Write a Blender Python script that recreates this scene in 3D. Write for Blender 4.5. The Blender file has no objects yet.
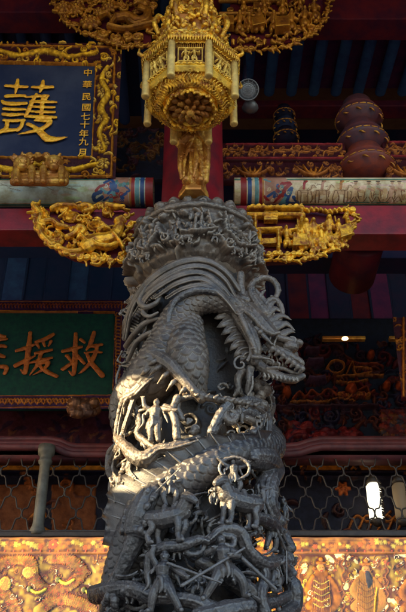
import bpy, math, random
import numpy as np
from mathutils import Vector, Matrix
random.seed(7); rng = np.random.RandomState(7)
SC = bpy.context.scene; COL = SC.collection
rad = math.radians
# ------------------------------------------------------------------ camera
PITCH = rad(34.0); F = 840.0; CAMZ = 1.5
cd = bpy.data.cameras.new('camera'); cam = bpy.data.objects.new('camera', cd); COL.objects.link(cam)
cam.location = (0, 0, CAMZ); cam.rotation_euler = (rad(90) + PITCH, 0, 0)
cd.sensor_width = 36; cd.lens = F / 612 * 36; cd.clip_start = .05; cd.clip_end = 500
SC.camera = cam
UP = np.array([0, -math.sin(PITCH), math.cos(PITCH)]); FW = np.array([0, math.cos(PITCH), math.sin(PITCH)])
def ray(px, py): return FW * F + np.array([px - 203., 0, 0]) + UP * (306. - py)
def P(px, py, Y, b=0.0):            # plane  y = Y + b*(z-CAMZ)
    d = ray(px, py); t = Y / (d[1] - b * d[2]); return np.array([0, 0, CAMZ]) + d * t
AX, AY = -0.045, 4.06
def S(px, py, r):                   # point at radius r from the column axis, seen side
    d = ray(px, py); a = d[0]**2 + d[1]**2; b = -2 * (d[0] * AX + d[1] * AY); c = AX**2 + AY**2 - r * r
    q = b * b - 4 * a * c
    t = (-b - math.sqrt(q)) / (2 * a) if q > 0 else -b / (2 * a)
    return np.array([0, 0, CAMZ]) + d * t
K = 4.6 / F                         # metres per photo pixel at the column
# ------------------------------------------------------------------ objects
def tag(o, label=None, cat=None, group=None, kind=None):
    if label: o['label'] = label
    if cat: o['category'] = cat
    if group: o['group'] = group
    if kind: o['kind'] = kind
    return o
def empty(name, loc, label, cat, group=None):
    o = bpy.data.objects.new(name, None); COL.objects.link(o); o.location = loc; o.empty_display_size = .1
    bpy.context.view_layer.update()
    return tag(o, label, cat, group)
def link(name, me, mat, parent=None, smooth=True):
    o = bpy.data.objects.new(name, me); COL.objects.link(o)
    if mat is not None:
        me.materials.clear(); me.materials.append(mat)
    if smooth: me.shade_smooth()
    if parent is not None:
        p = parent; o.parent = p; 
        off = Vector((0, 0, 0))
        while p is not None: off += p.location; p = p.parent
        o.location = -off
    return o
# mesh buffers
class MB:
    def __init__(s): s.v = []; s.f = []; s.n = 0
    def add(s, V, Fc):
        V = np.asarray(V, float).reshape(-1, 3); s.v.append(V); s.f += [tuple(int(i) + s.n for i in f) for f in Fc]; s.n += len(V); return s
    def mesh(s):
        me = bpy.data.meshes.new('m'); me.from_pydata(np.concatenate(s.v).tolist(), [], s.f); me.update(); return me
    def tube(s, pts, rr, n=10, flat=1.0, fdir=None, res=6):
        pts = np.asarray(pts, float); rr = np.broadcast_to(np.asarray(rr, float), (len(pts),)) if np.ndim(rr) == 0 else np.interp(np.linspace(0, 1, len(pts)), np.linspace(0, 1, len(rr)), rr)
        if len(pts) > 2 and res > 1: pts, rr = spl(pts, rr, res)
        t = np.gradient(pts, axis=0); t /= np.linalg.norm(t, axis=1)[:, None] + 1e-9
        # round caps
        P0 = []; R0 = []; T0 = []
        for a in (0.15, .5, .85): P0.append(pts[0] - t[0] * rr[0] * (1 - a)); R0.append(rr[0] * math.sqrt(max(0, 1 - (1 - a)**2))); T0.append(t[0])
        P1 = []; R1 = []; T1 = []
        for a in (.85, .5, .15): P1.append(pts[-1] + t[-1] * rr[-1] * (1 - a)); R1.append(rr[-1] * math.sqrt(max(0, 1 - (1 - a)**2))); T1.append(t[-1])
        pts = np.concatenate([P0, pts, P1]); rr = np.concatenate([R0, rr, R1]); t = np.concatenate([T0, t, T1])
        ref = np.array(fdir if fdir is not None else (0.02, -1, .3), float)
        V = []; ang = np.linspace(0, 2 * math.pi, n, endpoint=False); m = len(pts); prev = None
        for i in range(m):
            u = (ref if prev is None else prev); u = u - t[i] * np.dot(u, t[i])
            if np.linalg.norm(u) < 1e-4: u = np.cross(t[i], [1, 0, 0.1])
            u /= np.linalg.norm(u); prev = u if fdir is None else None; w = np.cross(t[i], u)
            V.append(pts[i] + rr[i] * (np.cos(ang)[:, None] * u * flat + np.sin(ang)[:, None] * w))
        V = np.concatenate(V); Fc = []
        for i in range(m - 1):
            for j in range(n):
                a = i * n + j; b = i * n + (j + 1) % n; Fc.append((a, b, b + n, a + n))
        Fc.append(tuple(range(n - 1, -1, -1))); Fc.append(tuple(range((m - 1) * n, m * n)))
        return s.add(V, Fc)
    def ball(s, c, r, n=12, rot=None):
        r = np.broadcast_to(np.asarray(r, float), (3,)); V = []; Fc = []; m = n // 2
        for i in range(1, m):
            th = math.pi * i / m
            for j in range(n):
                ph = 2 * math.pi * j / n; V.append((math.sin(th) * math.cos(ph) * r[0], math.sin(th) * math.sin(ph) * r[1], math.cos(th) * r[2]))
        V.append((0, 0, r[2])); V.append((0, 0, -r[2])); V = np.array(V)
        if rot is not None: V = V @ np.array(rot).T
        for i in range(m - 2):
            for j in range(n):
                a = i * n + j; b = i * n + (j + 1) % n; Fc.append((a, a + n, b + n, b))
        k = (m - 1) * n
        for j in range(n):
            Fc.append((k, j, (j + 1) % n)); Fc.append((k + 1, (m - 2) * n + (j + 1) % n, (m - 2) * n + j))
        return s.add(V + np.asarray(c), Fc)
    def box(s, lo, hi, bev=0):
        x0, y0, z0 = lo; x1, y1, z1 = hi
        V = [(x0, y0, z0), (x1, y0, z0), (x1, y1, z0), (x0, y1, z0), (x0, y0, z1), (x1, y0, z1), (x1, y1, z1), (x0, y1, z1)]
        return s.add(V, [(0, 3, 2, 1), (4, 5, 6, 7), (0, 1, 5, 4), (1, 2, 6, 5), (2, 3, 7, 6), (3, 0, 4, 7)])
    def lathe(s, prof, c, n=48, ax='z', ph0=0.0, amp=None):
        V = []; Fc = []; m = len(prof)
        for (r, z) in prof:
            for j in range(n):
                a = ph0 + 2 * math.pi * j / n; rr = r * (amp(a, z) if amp else 1)
                p = (rr * math.cos(a), rr * math.sin(a), z) if ax == 'z' else (z, rr * math.cos(a), rr * math.sin(a))
                V.append((c[0] + p[0], c[1] + p[1], c[2] + p[2]))
        for i in range(m - 1):
            for j in range(n):
                a = i * n + j; b = i * n + (j + 1) % n; Fc.append((a, b, b + n, a + n))
        Fc.append(tuple(range(n - 1, -1, -1))); Fc.append(tuple(range((m - 1) * n, m * n)))
        return s.add(V, Fc)
    def build(s, name, mat, parent=None, smooth=True): return link(name, s.mesh(), mat, parent, smooth)
    def remesh(s, name, mat, parent=None, vox=.004, sm=2, disp=None):
        me = s.mesh(); o = bpy.data.objects.new('tmp', me); COL.objects.link(o)
        m = o.modifiers.new('r', 'REMESH'); m.mode = 'VOXEL'; m.voxel_size = vox
        if sm: q = o.modifiers.new('s', 'SMOOTH'); q.factor = .5; q.iterations = sm
        for sz, st in ((.022, disp if disp is not None else .0035), (.007, (disp if disp is not None else .0035) * .35)):
            if st:
                q = o.modifiers.new('d', 'DISPLACE'); q.texture = ctex(sz); q.strength = st * 2; q.mid_level = .5; q.texture_coords = 'LOCAL'
        bpy.context.view_layer.update()
        dg = bpy.context.evaluated_depsgraph_get(); me2 = bpy.data.meshes.new_from_object(o.evaluated_get(dg))
        bpy.data.objects.remove(o); bpy.data.meshes.remove(me)
        return link(name, me2, mat, parent)
_ct = {}
def ctex(sz):
    if sz not in _ct: t = bpy.data.textures.new('chisel', 'CLOUDS'); t.noise_scale = sz; t.noise_depth = 2; _ct[sz] = t
    return _ct[sz]
def vnoise(shape, cell, amp):       # smooth random bumps for relief fields
    ny, nx = shape; g = rng.rand(int(ny / cell) + 3, int(nx / cell) + 3); y = np.arange(ny) / cell; x = np.arange(nx) / cell; i = y.astype(int); j = x.astype(int); fy = (y - i)[:, None]; fx = (x - j)[None]
    fy = fy * fy * (3 - 2 * fy); fx = fx * fx * (3 - 2 * fx)
    return amp * ((g[i][:, j] * (1 - fx) + g[i][:, j + 1] * fx) * (1 - fy) + (g[i + 1][:, j] * (1 - fx) + g[i + 1][:, j + 1] * fx) * fy - .5)
def onface(px, py, r):
    d = ray(px, py); return abs(AX * d[1] - AY * d[0]) / math.hypot(d[0], d[1]) < r - .01
def spl(pts, rr, res=6):
    n = len(pts); A = np.concatenate([[2 * pts[0] - pts[1]], pts, [2 * pts[-1] - pts[-2]]]); out = []; ro = []
    for i in range(n - 1):
        p0, p1, p2, p3 = A[i], A[i + 1], A[i + 2], A[i + 3]
        for k in range(res):
            t = k / res
            out.append(.5 * ((2 * p1) + (-p0 + p2) * t + (2 * p0 - 5 * p1 + 4 * p2 - p3) * t * t + (-p0 + 3 * p1 - 3 * p2 + p3) * t**3)); ro.append(rr[i] * (1 - t) + rr[i + 1] * t)
    out.append(pts[-1]); ro.append(rr[-1]); return np.array(out), np.array(ro)
# ------------------------------------------------------------------ materials
_D = dict(M=None)
def mat(name, col, rough=.6, metal=0.0, col2=None, nscale=6, bump=.3, bscale=60, attr=False, edge=None, coat=0, emit=None, mixlo=.4, mixhi=.65, bdist=.004, spec=.5, gold=False):
    m = bpy.data.materials.new(name); m.use_nodes = True; nt = m.node_tree; N = nt.nodes; L = nt.links
    b = N['Principled BSDF']; b.inputs['Roughness'].default_value = rough; b.inputs['Metallic'].default_value = metal
    b.inputs['Specular IOR Level'].default_value = spec
    if coat: b.inputs['Coat Weight'].default_value = coat; b.inputs['Coat Roughness'].default_value = .12
    tc = N.new('ShaderNodeTexCoord'); no = N.new('ShaderNodeTexNoise'); no.inputs['Scale'].default_value = nscale; no.inputs['Detail'].default_value = 8; no.inputs['Roughness'].default_value = .65
    L.new(tc.outputs['Object'], no.inputs['Vector'])
    if attr:
        a = N.new('ShaderNodeAttribute'); a.attribute_name = 'Col'; src = a.outputs['Color']
    else:
        rgb = N.new('ShaderNodeRGB'); rgb.outputs[0].default_value = (*col, 1); src = rgb.outputs[0]
    if col2 is not None:
        mr = N.new('ShaderNodeMapRange'); mr.inputs['From Min'].default_value = mixlo; mr.inputs['From Max'].default_value = mixhi; L.new(no.outputs['Fac'], mr.inputs['Value'])
        mx = N.new('ShaderNodeMix'); mx.data_type = 'RGBA'; L.new(mr.outputs['Result'], mx.inputs['Factor']); L.new(src, mx.inputs['A'])
        if attr: mx.blend_type = 'MULTIPLY'
        mx.inputs['B'].default_value = (*col2, 1); src = mx.outputs['Result']
    if edge is not None:
        g = N.new('ShaderNodeNewGeometry'); mr = N.new('ShaderNodeMapRange'); mr.inputs['From Min'].default_value = edge[0]; mr.inputs['From Max'].default_value = edge[1]; L.new(g.outputs['Pointiness'], mr.inputs['Value'])
        n2 = N.new('ShaderNodeTexNoise'); n2.inputs['Scale'].default_value = 25; L.new(tc.outputs['Object'], n2.inputs['Vector'])
        mu = N.new('ShaderNodeMath'); mu.operation = 'MULTIPLY'; L.new(mr.outputs['Result'], mu.inputs[0]); L.new(n2.outputs['Fac'], mu.inputs[1])
        mx = N.new('ShaderNodeMix'); mx.data_type = 'RGBA'; L.new(mu.outputs[0], mx.inputs['Factor']); L.new(src, mx.inputs['A']); mx.inputs['B'].default_value = (*edge[2], 1); src = mx.outputs['Result']
    L.new(src, b.inputs['Base Color'])
    if gold:      # metallic where the paint is gold (attribute alpha)
        L.new(a.outputs['Alpha'], b.inputs['Metallic'])
    if bump:
        nb = N.new('ShaderNodeTexNoise'); nb.inputs['Scale'].default_value = bscale; nb.inputs['Detail'].default_value = 6; nb.inputs['Roughness'].default_value = .7; L.new(tc.outputs['Object'], nb.inputs['Vector'])
        bp = N.new('ShaderNodeBump'); bp.inputs['Strength'].default_value = bump; bp.inputs['Distance'].default_value = bdist; L.new(nb.outputs['Fac'], bp.inputs['Height']); L.new(bp.outputs['Normal'], b.inputs['Normal'])
        rr = N.new('ShaderNodeMapRange'); rr.inputs['To Min'].default_value = max(0, rough - .12); rr.inputs['To Max'].default_value = min(1, rough + .15); L.new(no.outputs['Fac'], rr.inputs['Value']); L.new(rr.outputs['Result'], b.inputs['Roughness'])
    if emit: b.inputs['Emission Color'].default_value = (*emit[0], 1); b.inputs['Emission Strength'].default_value = emit[1]
    return m
M = {}
M['stone'] = mat('carved grey stone', (.125, .094, .074), .33, col2=(.030, .024, .023), nscale=11, bump=.6, bscale=150, spec=.7, edge=(.50, .57, (.48, .42, .35)))
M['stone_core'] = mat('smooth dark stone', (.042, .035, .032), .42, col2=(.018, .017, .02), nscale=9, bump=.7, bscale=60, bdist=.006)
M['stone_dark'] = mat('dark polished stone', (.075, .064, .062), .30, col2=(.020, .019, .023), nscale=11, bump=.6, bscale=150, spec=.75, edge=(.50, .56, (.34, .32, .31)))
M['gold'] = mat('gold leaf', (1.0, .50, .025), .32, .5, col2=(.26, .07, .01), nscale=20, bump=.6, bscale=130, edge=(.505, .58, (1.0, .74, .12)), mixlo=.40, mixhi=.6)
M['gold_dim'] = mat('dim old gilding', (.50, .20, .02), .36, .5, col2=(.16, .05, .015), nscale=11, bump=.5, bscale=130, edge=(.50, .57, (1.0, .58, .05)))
M['plaque'] = mat('navy plaque ground', (.006, .014, .055), .6, col2=(.03, .04, .085), nscale=2.5, bump=.15, spec=.25)
M['gold_pale'] = mat('rubbed pale gold', (.82, .56, .16), .45, .5, col2=(.55, .36, .12), nscale=30, bump=.7, bscale=160)
M['brown_gold'] = mat('aged brown gilding', (.42, .17, .035), .35, .45, col2=(.75, .42, .07), nscale=9, bump=.4, bscale=90, mixlo=.5, mixhi=.62)
M['relief'] = mat('gilt and lacquer relief', (1, 1, 1), .38, 0, col2=(.55, .45, .4), nscale=18, bump=.6, bscale=130, attr=True, gold=True, spec=.12)
M['paint'] = mat('old painted surface', (1, 1, 1), .45, 0, col2=(.55, .45, .33), nscale=9, bump=.25, bscale=80, attr=True)
M['cloth'] = mat('embroidered cloth under clear film', (1, 1, 1), .5, 0, col2=(.9, .85, .6), nscale=30, bump=.35, bscale=170, attr=True, gold=True, coat=.5, bdist=.002)
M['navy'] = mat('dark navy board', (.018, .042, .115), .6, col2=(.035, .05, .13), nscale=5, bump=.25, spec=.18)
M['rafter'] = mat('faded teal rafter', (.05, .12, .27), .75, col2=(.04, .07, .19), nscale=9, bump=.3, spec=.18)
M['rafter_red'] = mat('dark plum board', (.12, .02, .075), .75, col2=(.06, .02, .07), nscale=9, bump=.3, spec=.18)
M['bracket'] = mat('sooty gilt bracket', (.16, .06, .02), .5, .3, col2=(.05, .02, .02), nscale=12, bump=.4)
M['red'] = mat('old red lacquer', (.26, .009, .020), .45, col2=(.12, .007, .018), nscale=7, bump=.25)
M['darkred'] = mat('dark red lacquer', (.11, .011, .018), .5, col2=(.045, .008, .024), nscale=7, bump=.3, spec=.18)
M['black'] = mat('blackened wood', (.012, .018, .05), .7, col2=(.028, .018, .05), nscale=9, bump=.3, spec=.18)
M['green'] = mat('deep green board', (.006, .06, .038), .6, col2=(.008, .03, .032), nscale=26, bump=.3, mixlo=.35, mixhi=.7, spec=.18)
M['orange'] = mat('orange gilt lettering', (.50, .13, .012), .45, .3, col2=(.30, .06, .01), nscale=30, bump=.4)
M['yellow'] = mat('bright gilt lettering', (1.0, .52, .025), .4, .3, col2=(.85, .34, .02), nscale=25, bump=.3)
M['pink'] = mat('faded red moulding', (.16, .035, .038), .55, col2=(.07, .018, .026), nscale=9, bump=.3)
M['iron'] = mat('grey brown iron', (.055, .036, .026), .5, col2=(.03, .02, .02), nscale=20, bump=.3)
M['greypaint'] = mat('grey green paint', (.17, .16, .13), .5, col2=(.08, .07, .06), nscale=8, bump=.3)
M['steel'] = mat('dull metal', (.16, .17, .19), .4, .5, bump=.1)
M['pave'] = mat('granite paving', (.17, .16, .15), .8, col2=(.12, .115, .11), nscale=2, bump=.4, bscale=30)
M['tile'] = mat('roof tile', (.28, .12, .05), .6, col2=(.2, .08, .04), nscale=4, bump=.4, bscale=20)
M['plaster'] = mat('pale plaster', (.55, .5, .44), .8, col2=(.45, .4, .36), nscale=3, bump=.2)
M['warmglow'] = mat('lit bulb', (1, .7, .3), .5, emit=((1, .55, .15), 3), bump=0)
M['lantern'] = mat('lit lantern glass', (1, .95, .8), .5, emit=((1, .90, .62), .45), bump=0)
M['lantern_dim'] = mat('dim lantern paper', (.20, .13, .07), .6, emit=((1, .7, .4), .01), bump=0)
# ------------------------------------------------------------------ relief canvas
GOLD = (1.0, .56, .035, .5); GOLDD = (.50, .19, .02, .4); DRED = (.05, .008, .015, 0); BLK = (.012, .012, .02, 0)
class Cv:
    def __init__(s, px0, py0, px1, py1, Y, res=.004, b=0.0):
        s.Y = Y; s.b = b
        c = [P(px, py, Y, b) for px in (px0, px1) for py in (py0, py1)]
        s.u0 = min(q[0] for q in c); u1 = max(q[0] for q in c); s.v0 = min(q[2] for q in c); v1 = max(q[2] for q in c)
        s.alloc(s.u0, u1, s.v0, v1, res); d = np.linalg.norm(P((px0 + px1) / 2, (py0 + py1) / 2, Y, b) - [0, 0, CAMZ]); s.k = d / F * .97
        s.kv = abs(P(203, py0, Y, b)[2] - P(203, py1, Y, b)[2]) / abs(py1 - py0)
    def alloc(s, u0, u1, v0, v1, res):
        s.res = res; s.u0 = u0; s.v0 = v0; s.u1 = u1; s.v1 = v1; s.nx = int((u1 - u0) / res) + 1; s.ny = int((v1 - v0) / res) + 1
        s.H = np.zeros((s.ny, s.nx)); s.C = np.zeros((s.ny, s.nx, 4)); s.C[:] = DRED
        s.U, s.V = np.meshgrid(u0 + np.arange(s.nx) * res, v0 + np.arange(s.ny) * res)
    @staticmethod
    def free(u0, u1, v0, v1, res=.004):
        s = Cv.__new__(Cv); s.alloc(u0, u1, v0, v1, res); s.k = s.kv = 1; s.Y = 0; s.b = 0; return s
    def pt(s, px, py): q = P(px, py, s.Y, s.b); return (q[0], q[2])
    def win(s, a0, a1, b0, b1):
        i0 = max(0, int((b0 - s.v0) / s.res) - 1); i1 = min(s.ny, int((b1 - s.v0) / s.res) + 3); j0 = max(0, int((a0 - s.u0) / s.res) - 1); j1 = min(s.nx, int((a1 - s.u0) / s.res) + 3)
        return (slice(i0, max(i0, i1)), slice(j0, max(j0, j1)))
    def put(s, w, val, mask, col, mode='max'):
        H = s.H[w]; m = mask & ((val >= H) if mode == 'max' else True)
        H[m] = val[m]; s.C[w][m] = col
    def base(s, h, col): s.H[:] = h; s.C[:] = col
    def poly(s, pts, h, col, mode='set'):
        pts = np.array(pts); w = s.win(pts[:, 0].min(), pts[:, 0].max(), pts[:, 1].min(), pts[:, 1].max()); U = s.U[w]; V = s.V[w]; m = np.zeros(U.shape, bool); n = len(pts)
        for i in range(n):
            x0, y0 = pts[i]; x1, y1 = pts[(i + 1) % n]
            if y0 == y1: continue
            c = ((y0 > V) != (y1 > V)) & (U < (x1 - x0) * (V - y0) / (y1 - y0) + x0); m ^= c
        s.put(w, np.full(U.shape, h), m, col, mode)
    def stroke(s, pts, r, h, col, base=0, smooth=True, flat=False):
        pts = np.array(pts, float); r = np.full(len(pts), float(r)) if np.ndim(r) == 0 else np.interp(np.linspace(0, 1, len(pts)), np.linspace(0, 1, len(r)), r)
        if smooth and len(pts) > 2: pts, r = spl(pts, r, 5)
        for i in range(len(pts) - 1):
            a, b_ = pts[i], pts[i + 1]; R = max(r[i], r[i + 1])
            w = s.win(min(a[0], b_[0]) - R, max(a[0], b_[0]) + R, min(a[1], b_[1]) - R, max(a[1], b_[1]) + R); U = s.U[w]; V = s.V[w]
            if U.size == 0: continue
            d = b_ - a; L2 = (d**2).sum() + 1e-12; t = np.clip(((U - a[0]) * d[0] + (V - a[1]) * d[1]) / L2, 0, 1)
            D = np.hypot(U - a[0] - t * d[0], V - a[1] - t * d[1]); rr = r[i] + (r[i + 1] - r[i]) * t; q = 1 - (D / np.maximum(rr, 1e-5))**2
            s.put(w, base + h * (np.sqrt(np.clip(q, 0, 1)) if not flat else np.minimum(1, np.clip(q, 0, 1) * 3)), q > 0, col)
    def blob(s, c, rx, ry, h, col, ang=0, base=0, pw=.5):
        R = max(rx, ry); w = s.win(c[0] - R, c[0] + R, c[1] - R, c[1] + R); U = s.U[w] - c[0]; V = s.V[w] - c[1]
        if U.size == 0: return
        a = U * math.cos(ang) + V * math.sin(ang); b = -U * math.sin(ang) + V * math.cos(ang); q = 1 - (a / rx)**2 - (b / ry)**2
        s.put(w, base + h * np.clip(q, 0, 1)**pw, q > 0, col)
    def spiral(s, c, R, w, h, col, turns=1.5, a0=0, dr=1, base=0):
        n = int(turns * 12); pts = [(c[0] + R * (1 - .85 * i / n) * math.cos(a0 + dr * 2 * math.pi * turns * i / n), c[1] + R * (1 - .85 * i / n) * math.sin(a0 + dr * 2 * math.pi * turns * i / n)) for i in range(n + 1)]
        s.stroke(pts, [w, w * .7], h, col, base, smooth=False)
    def leaf(s, c, L, ang, w, h, col, base=0, curl=.5):
        pts = [(c[0] + L * t * math.cos(ang + curl * t), c[1] + L * t * math.sin(ang + curl * t)) for t in (0, .3, .6, 1)]
        s.stroke(pts, [w * .3, w, w * .8, w * .1], h, col, base)
    def flower(s, c, r, n, h, col, base=0, col2=None):
        for ring, (rr, hh) in enumerate(((1, .6), (.62, .8))):
            for i in range(n):
                a = 2 * math.pi * (i + ring * .5) / n; s.blob((c[0] + r * rr * .62 * math.cos(a), c[1] + r * rr * .62 * math.sin(a)), r * rr * .42, r * rr * .3, h * hh, col, a, base)
        s.blob(c, r * .25, r * .25, h, col2 or col, 0, base)
    def shell(s, c, r, h, col):       # stepped conical swirl
        for i, q in enumerate((1, .72, .48, .26)): s.blob(c, r * q, r * q * .8, h * (.35 + .3 * i) * .7, col, 0, 0, .35); 
    def fig(s, c, Hh, h, col, col2=None, base=0, seed=0):   # little relief person, feet at c
        q = random.Random(seed); x, y = c; col2 = col2 or col; l = q.choice((-1, 1)); k = Hh
        s.stroke([(x - .1 * k, y), (x - .09 * k * q.uniform(.5, 1.8), y + .25 * k), (x, y + .5 * k)], .09 * k, h * .7, col, base)
        s.stroke([(x + .13 * k, y), (x + .1 * k * q.uniform(.5, 1.8), y + .25 * k), (x, y + .5 * k)], .09 * k, h * .7, col, base)
        s.stroke([(x + .02 * k * l, y + .2 * k), (x, y + .5 * k)], [.19 * k, .1 * k], h * .75, col2, base)
        s.stroke([(x, y + .48 * k), (x + .03 * k * l, y + .76 * k)], [.11 * k, .17 * k], h * .95, col, base)
        for sgn in (-1, 1):
            ex = x + sgn * .24 * k; ey = y + q.uniform(.5, .8) * k; s.stroke([(x + sgn * .1 * k, y + .74 * k), (ex, ey), (ex + sgn * q.uniform(-.12, .12) * k, ey + q.uniform(-.15, .25) * k)], [.085 * k, .07 * k, .05 * k], h * .8, col, base)
        s.blob((x + .03 * k * l, y + .9 * k), .10 * k, .115 * k, h * 1.1, col, 0, base); s.stroke([(x + .03 * k * l, y + .95 * k), (x + .03 * k * l, y + 1.05 * k)], [.07 * k, .02 * k], h * .9, col2, base)
        if q.random() < .6: s.stroke([(x + l * .3 * k, y + .2 * k), (x + l * .26 * k, y + 1.1 * k)], .022 * k, h * .7, col, base, smooth=False)
    def fill_scroll(s, n, rmin, rmax, h, cols, inside=None, seed=1, base=0):
        q = random.Random(seed)
        for _ in range(n):
            c = (q.uniform(s.u0, s.u1), q.uniform(s.v0, s.v1))
            if inside is not None and not inside(c): continue
            col = q.choice(cols); R = q.uniform(rmin, rmax); t = q.random(); hh = h * q.uniform(.55, 1)
            if t < .35: s.spiral(c, R, R * .28, hh, col, q.uniform(.9, 1.6), q.uniform(0, 6.28), q.choice((-1, 1)), base)
            elif t < .8: s.leaf(c, R * 2.2, q.uniform(0, 6.28), R * .38, hh, col, base, q.uniform(-1.6, 1.6))
            else: s.flower(c, R * .9, q.choice((5, 6)), hh, col, base)
    def mesh(s, fmap=None, cut=None, back=0.0, noise=0.0, wear=.008):
        H = s.H + (rng.randn(*s.H.shape) * noise if noise else 0); U, V = s.U, s.V
        on = s.H > .006; H = np.where(on, H * (1 + vnoise(H.shape, 3, .16) + vnoise(H.shape, 8, .18)), H)
        if wear:      # hollows of the gilt colour painted darker: recess shade as well as bare lacquer
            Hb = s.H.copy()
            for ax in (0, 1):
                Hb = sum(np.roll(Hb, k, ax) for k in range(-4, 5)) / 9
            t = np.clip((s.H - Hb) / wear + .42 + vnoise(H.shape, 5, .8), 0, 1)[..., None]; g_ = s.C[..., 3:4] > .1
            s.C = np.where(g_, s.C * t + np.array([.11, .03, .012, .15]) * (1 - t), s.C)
        if fmap is None: fmap = lambda u, v, h: (u, s.Y + s.b * (v - CAMZ) - h, v)
        keep = np.ones((s.ny - 1, s.nx - 1), bool)
        if cut is not None: m = H > cut; keep = m[:-1, :-1] | m[1:, :-1] | m[:-1, 1:] | m[1:, 1:]
        idx = np.arange(s.ny * s.nx).reshape(s.ny, s.nx)
        q = np.stack([idx[:-1, :-1][keep], idx[:-1, 1:][keep], idx[1:, 1:][keep], idx[1:, :-1][keep]], 1)
        x, y, z = fmap(U, V, H); V1 = np.stack([x, y, z], -1).reshape(-1, 3); Cc = s.C.reshape(-1, 4)
        if back:
            x, y, z = fmap(U, V, -np.maximum(H, 0) * back); V2 = np.stack([x, y, z], -1).reshape(-1, 3); q = np.concatenate([q, q[:, ::-1] + len(V1)]); V1 = np.concatenate([V1, V2]); Cc = np.concatenate([Cc, Cc])
        used = np.unique(q); rem = np.full(len(V1), -1); rem[used] = np.arange(len(used)); V1 = V1[used]; Cc = Cc[used]; q = rem[q]
        me = bpy.data.meshes.new('relief'); me.vertices.add(len(V1)); me.vertices.foreach_set('co', V1.ravel()); me.loops.add(len(q) * 4); me.polygons.add(len(q))
        me.loops.foreach_set('vertex_index', q.ravel().astype(np.int32)); me.polygons.foreach_set('loop_start', np.arange(0, len(q) * 4, 4, dtype=np.int32)); me.update(calc_edges=True); me.validate()
        ca = me.color_attributes.new('Col', 'FLOAT_COLOR', 'POINT'); ca.data.foreach_set('color', Cc.ravel()); return me
class Cv3(Cv):      # same drawing calls, but every stroke becomes a solid carved piece
    def __init__(s, *a): super().__init__(*a); s.m = MB()
    def stroke(s, pts, r, h, col, base=0, smooth=True, flat=False):
        n = len(pts); r = np.full(n, float(r)) if np.ndim(r) == 0 else np.interp(np.linspace(0, 1, n), np.linspace(0, 1, len(r)), r); h2 = (h + base) * .62; r = np.maximum(r, .0062)
        s.m.tube([(u, s.Y - h2, v) for u, v in pts], r, 8, float(np.clip(h * .42 / r.max(), .7, 2.2)), (0, -1, 0), 4 if (smooth and n > 2 and n < 12) else 1)
    def blob(s, c, rx, ry, h, col, ang=0, base=0, pw=.5):
        s.m.ball((c[0], s.Y - (h + base) * .6, c[1]), (rx, h * .5, ry), 12, Matrix.Rotation(-ang, 3, 'Y'))
    def poly(s, pts, h, col, mode='set'):
        n = len(pts); V = [(u, s.Y - h - .006, v) for u, v in pts] + [(u, s.Y - h * .3, v) for u, v in pts]
        s.m.add(V, [tuple(range(n)), tuple(range(2 * n - 1, n - 1, -1))] + [(i, n + i, n + (i + 1) % n, (i + 1) % n) for i in range(n)])
def gj(c, q, s=.15):
    f = 1 + q.uniform(-s, s); return (c[0] * f, c[1] * f, c[2] * f, c[3])
# ================================================================== THE CARVED COLUMN
zA = lambda x, y: (100 + x / 1.933, 240 + y / 1.933)
zB = lambda x, y: (90 + x / 1.845, 400 + y / 1.845)
zC = lambda x, y: (100 + x / 3.69, 340 + y / 3.69)
zD = lambda x, y: (200 + x / 3.69, 260 + y / 3.69)
zE = lambda x, y: (100 + x / 4.06, 470 + y / 4.06)
zG = lambda x, y: (190 + x / 3.383, 450 + y / 3.383)
def kk(p): return np.linalg.norm(np.asarray(p) - [0, 0, CAMZ]) / F
def TS(mb, z, pts, w, r=.40, n=10, flat=1.0, res=5, jit=0):      # tube on the column surface; pts zoom coords (x,y[,r])
    out = []
    for p in pts:
        q = S(*z(p[0], p[1]), p[2] if len(p) > 2 else r); out.append(q)
    k = kk(out[len(out) // 2]); w = np.asarray(w, float) * k / 2
    mb.tube(out, w, n, flat, None, res)
def TP(mb, z, pts, w, Y=3.72, n=10, flat=1.0, res=5):
    out = [P(*z(p[0], p[1]), p[2] if len(p) > 2 else Y) for p in pts]; k = kk(out[0]); mb.tube(out, np.asarray(w, float) * k / 2, n, flat, None, res)
column = empty('carved_column', (AX, AY, 0), 'tall grey stone temple column carved with a coiling dragon and small warriors', 'column')
Z0, ZC = .45, 4.36
# shaft
m = MB(); prof = [(.46, 0), (.46, .12), (.40, .16), (.44, .26), (.40, .36), (.31, .42), (.285, .5)] + [(.285, z) for z in np.arange(.6, 4.5, .1)]
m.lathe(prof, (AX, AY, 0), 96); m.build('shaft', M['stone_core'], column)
cv = Cv.free(-.285 * math.pi, .285 * math.pi, 2.2, 4.34, .005); cv.base(0, (1, 1, 1, 0)); q = random.Random(8)
for i in range(420):                              # shallow clouds and waves cut into the shaft
    c = (q.uniform(cv.u0, cv.u1), q.uniform(2.2, 4.3)); R_ = q.uniform(.02, .05); h_ = q.uniform(.012, .035)
    if abs(c[0]) < .2 and 3.72 < c[1] < 4.15: continue
    if q.random() < .45: cv.spiral(c, R_, R_ * .3, h_, (1, 1, 1, 0), 1.4, q.uniform(0, 6), q.choice((-1, 1)))
    else: cv.leaf(c, R_ * 3.2, q.uniform(0, 6.28), R_ * .4, h_, (1, 1, 1, 0), 0, q.uniform(-1.8, 1.8))
def shaftmap(u, v, h): a = u / .285 - math.pi / 2; return (AX + (.2865 + h) * np.cos(a), AY + (.2865 + h) * np.sin(a), v)
link('shaft_relief', cv.mesh(shaftmap, noise=.0005, wear=0), M['stone_core'], column)
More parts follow.
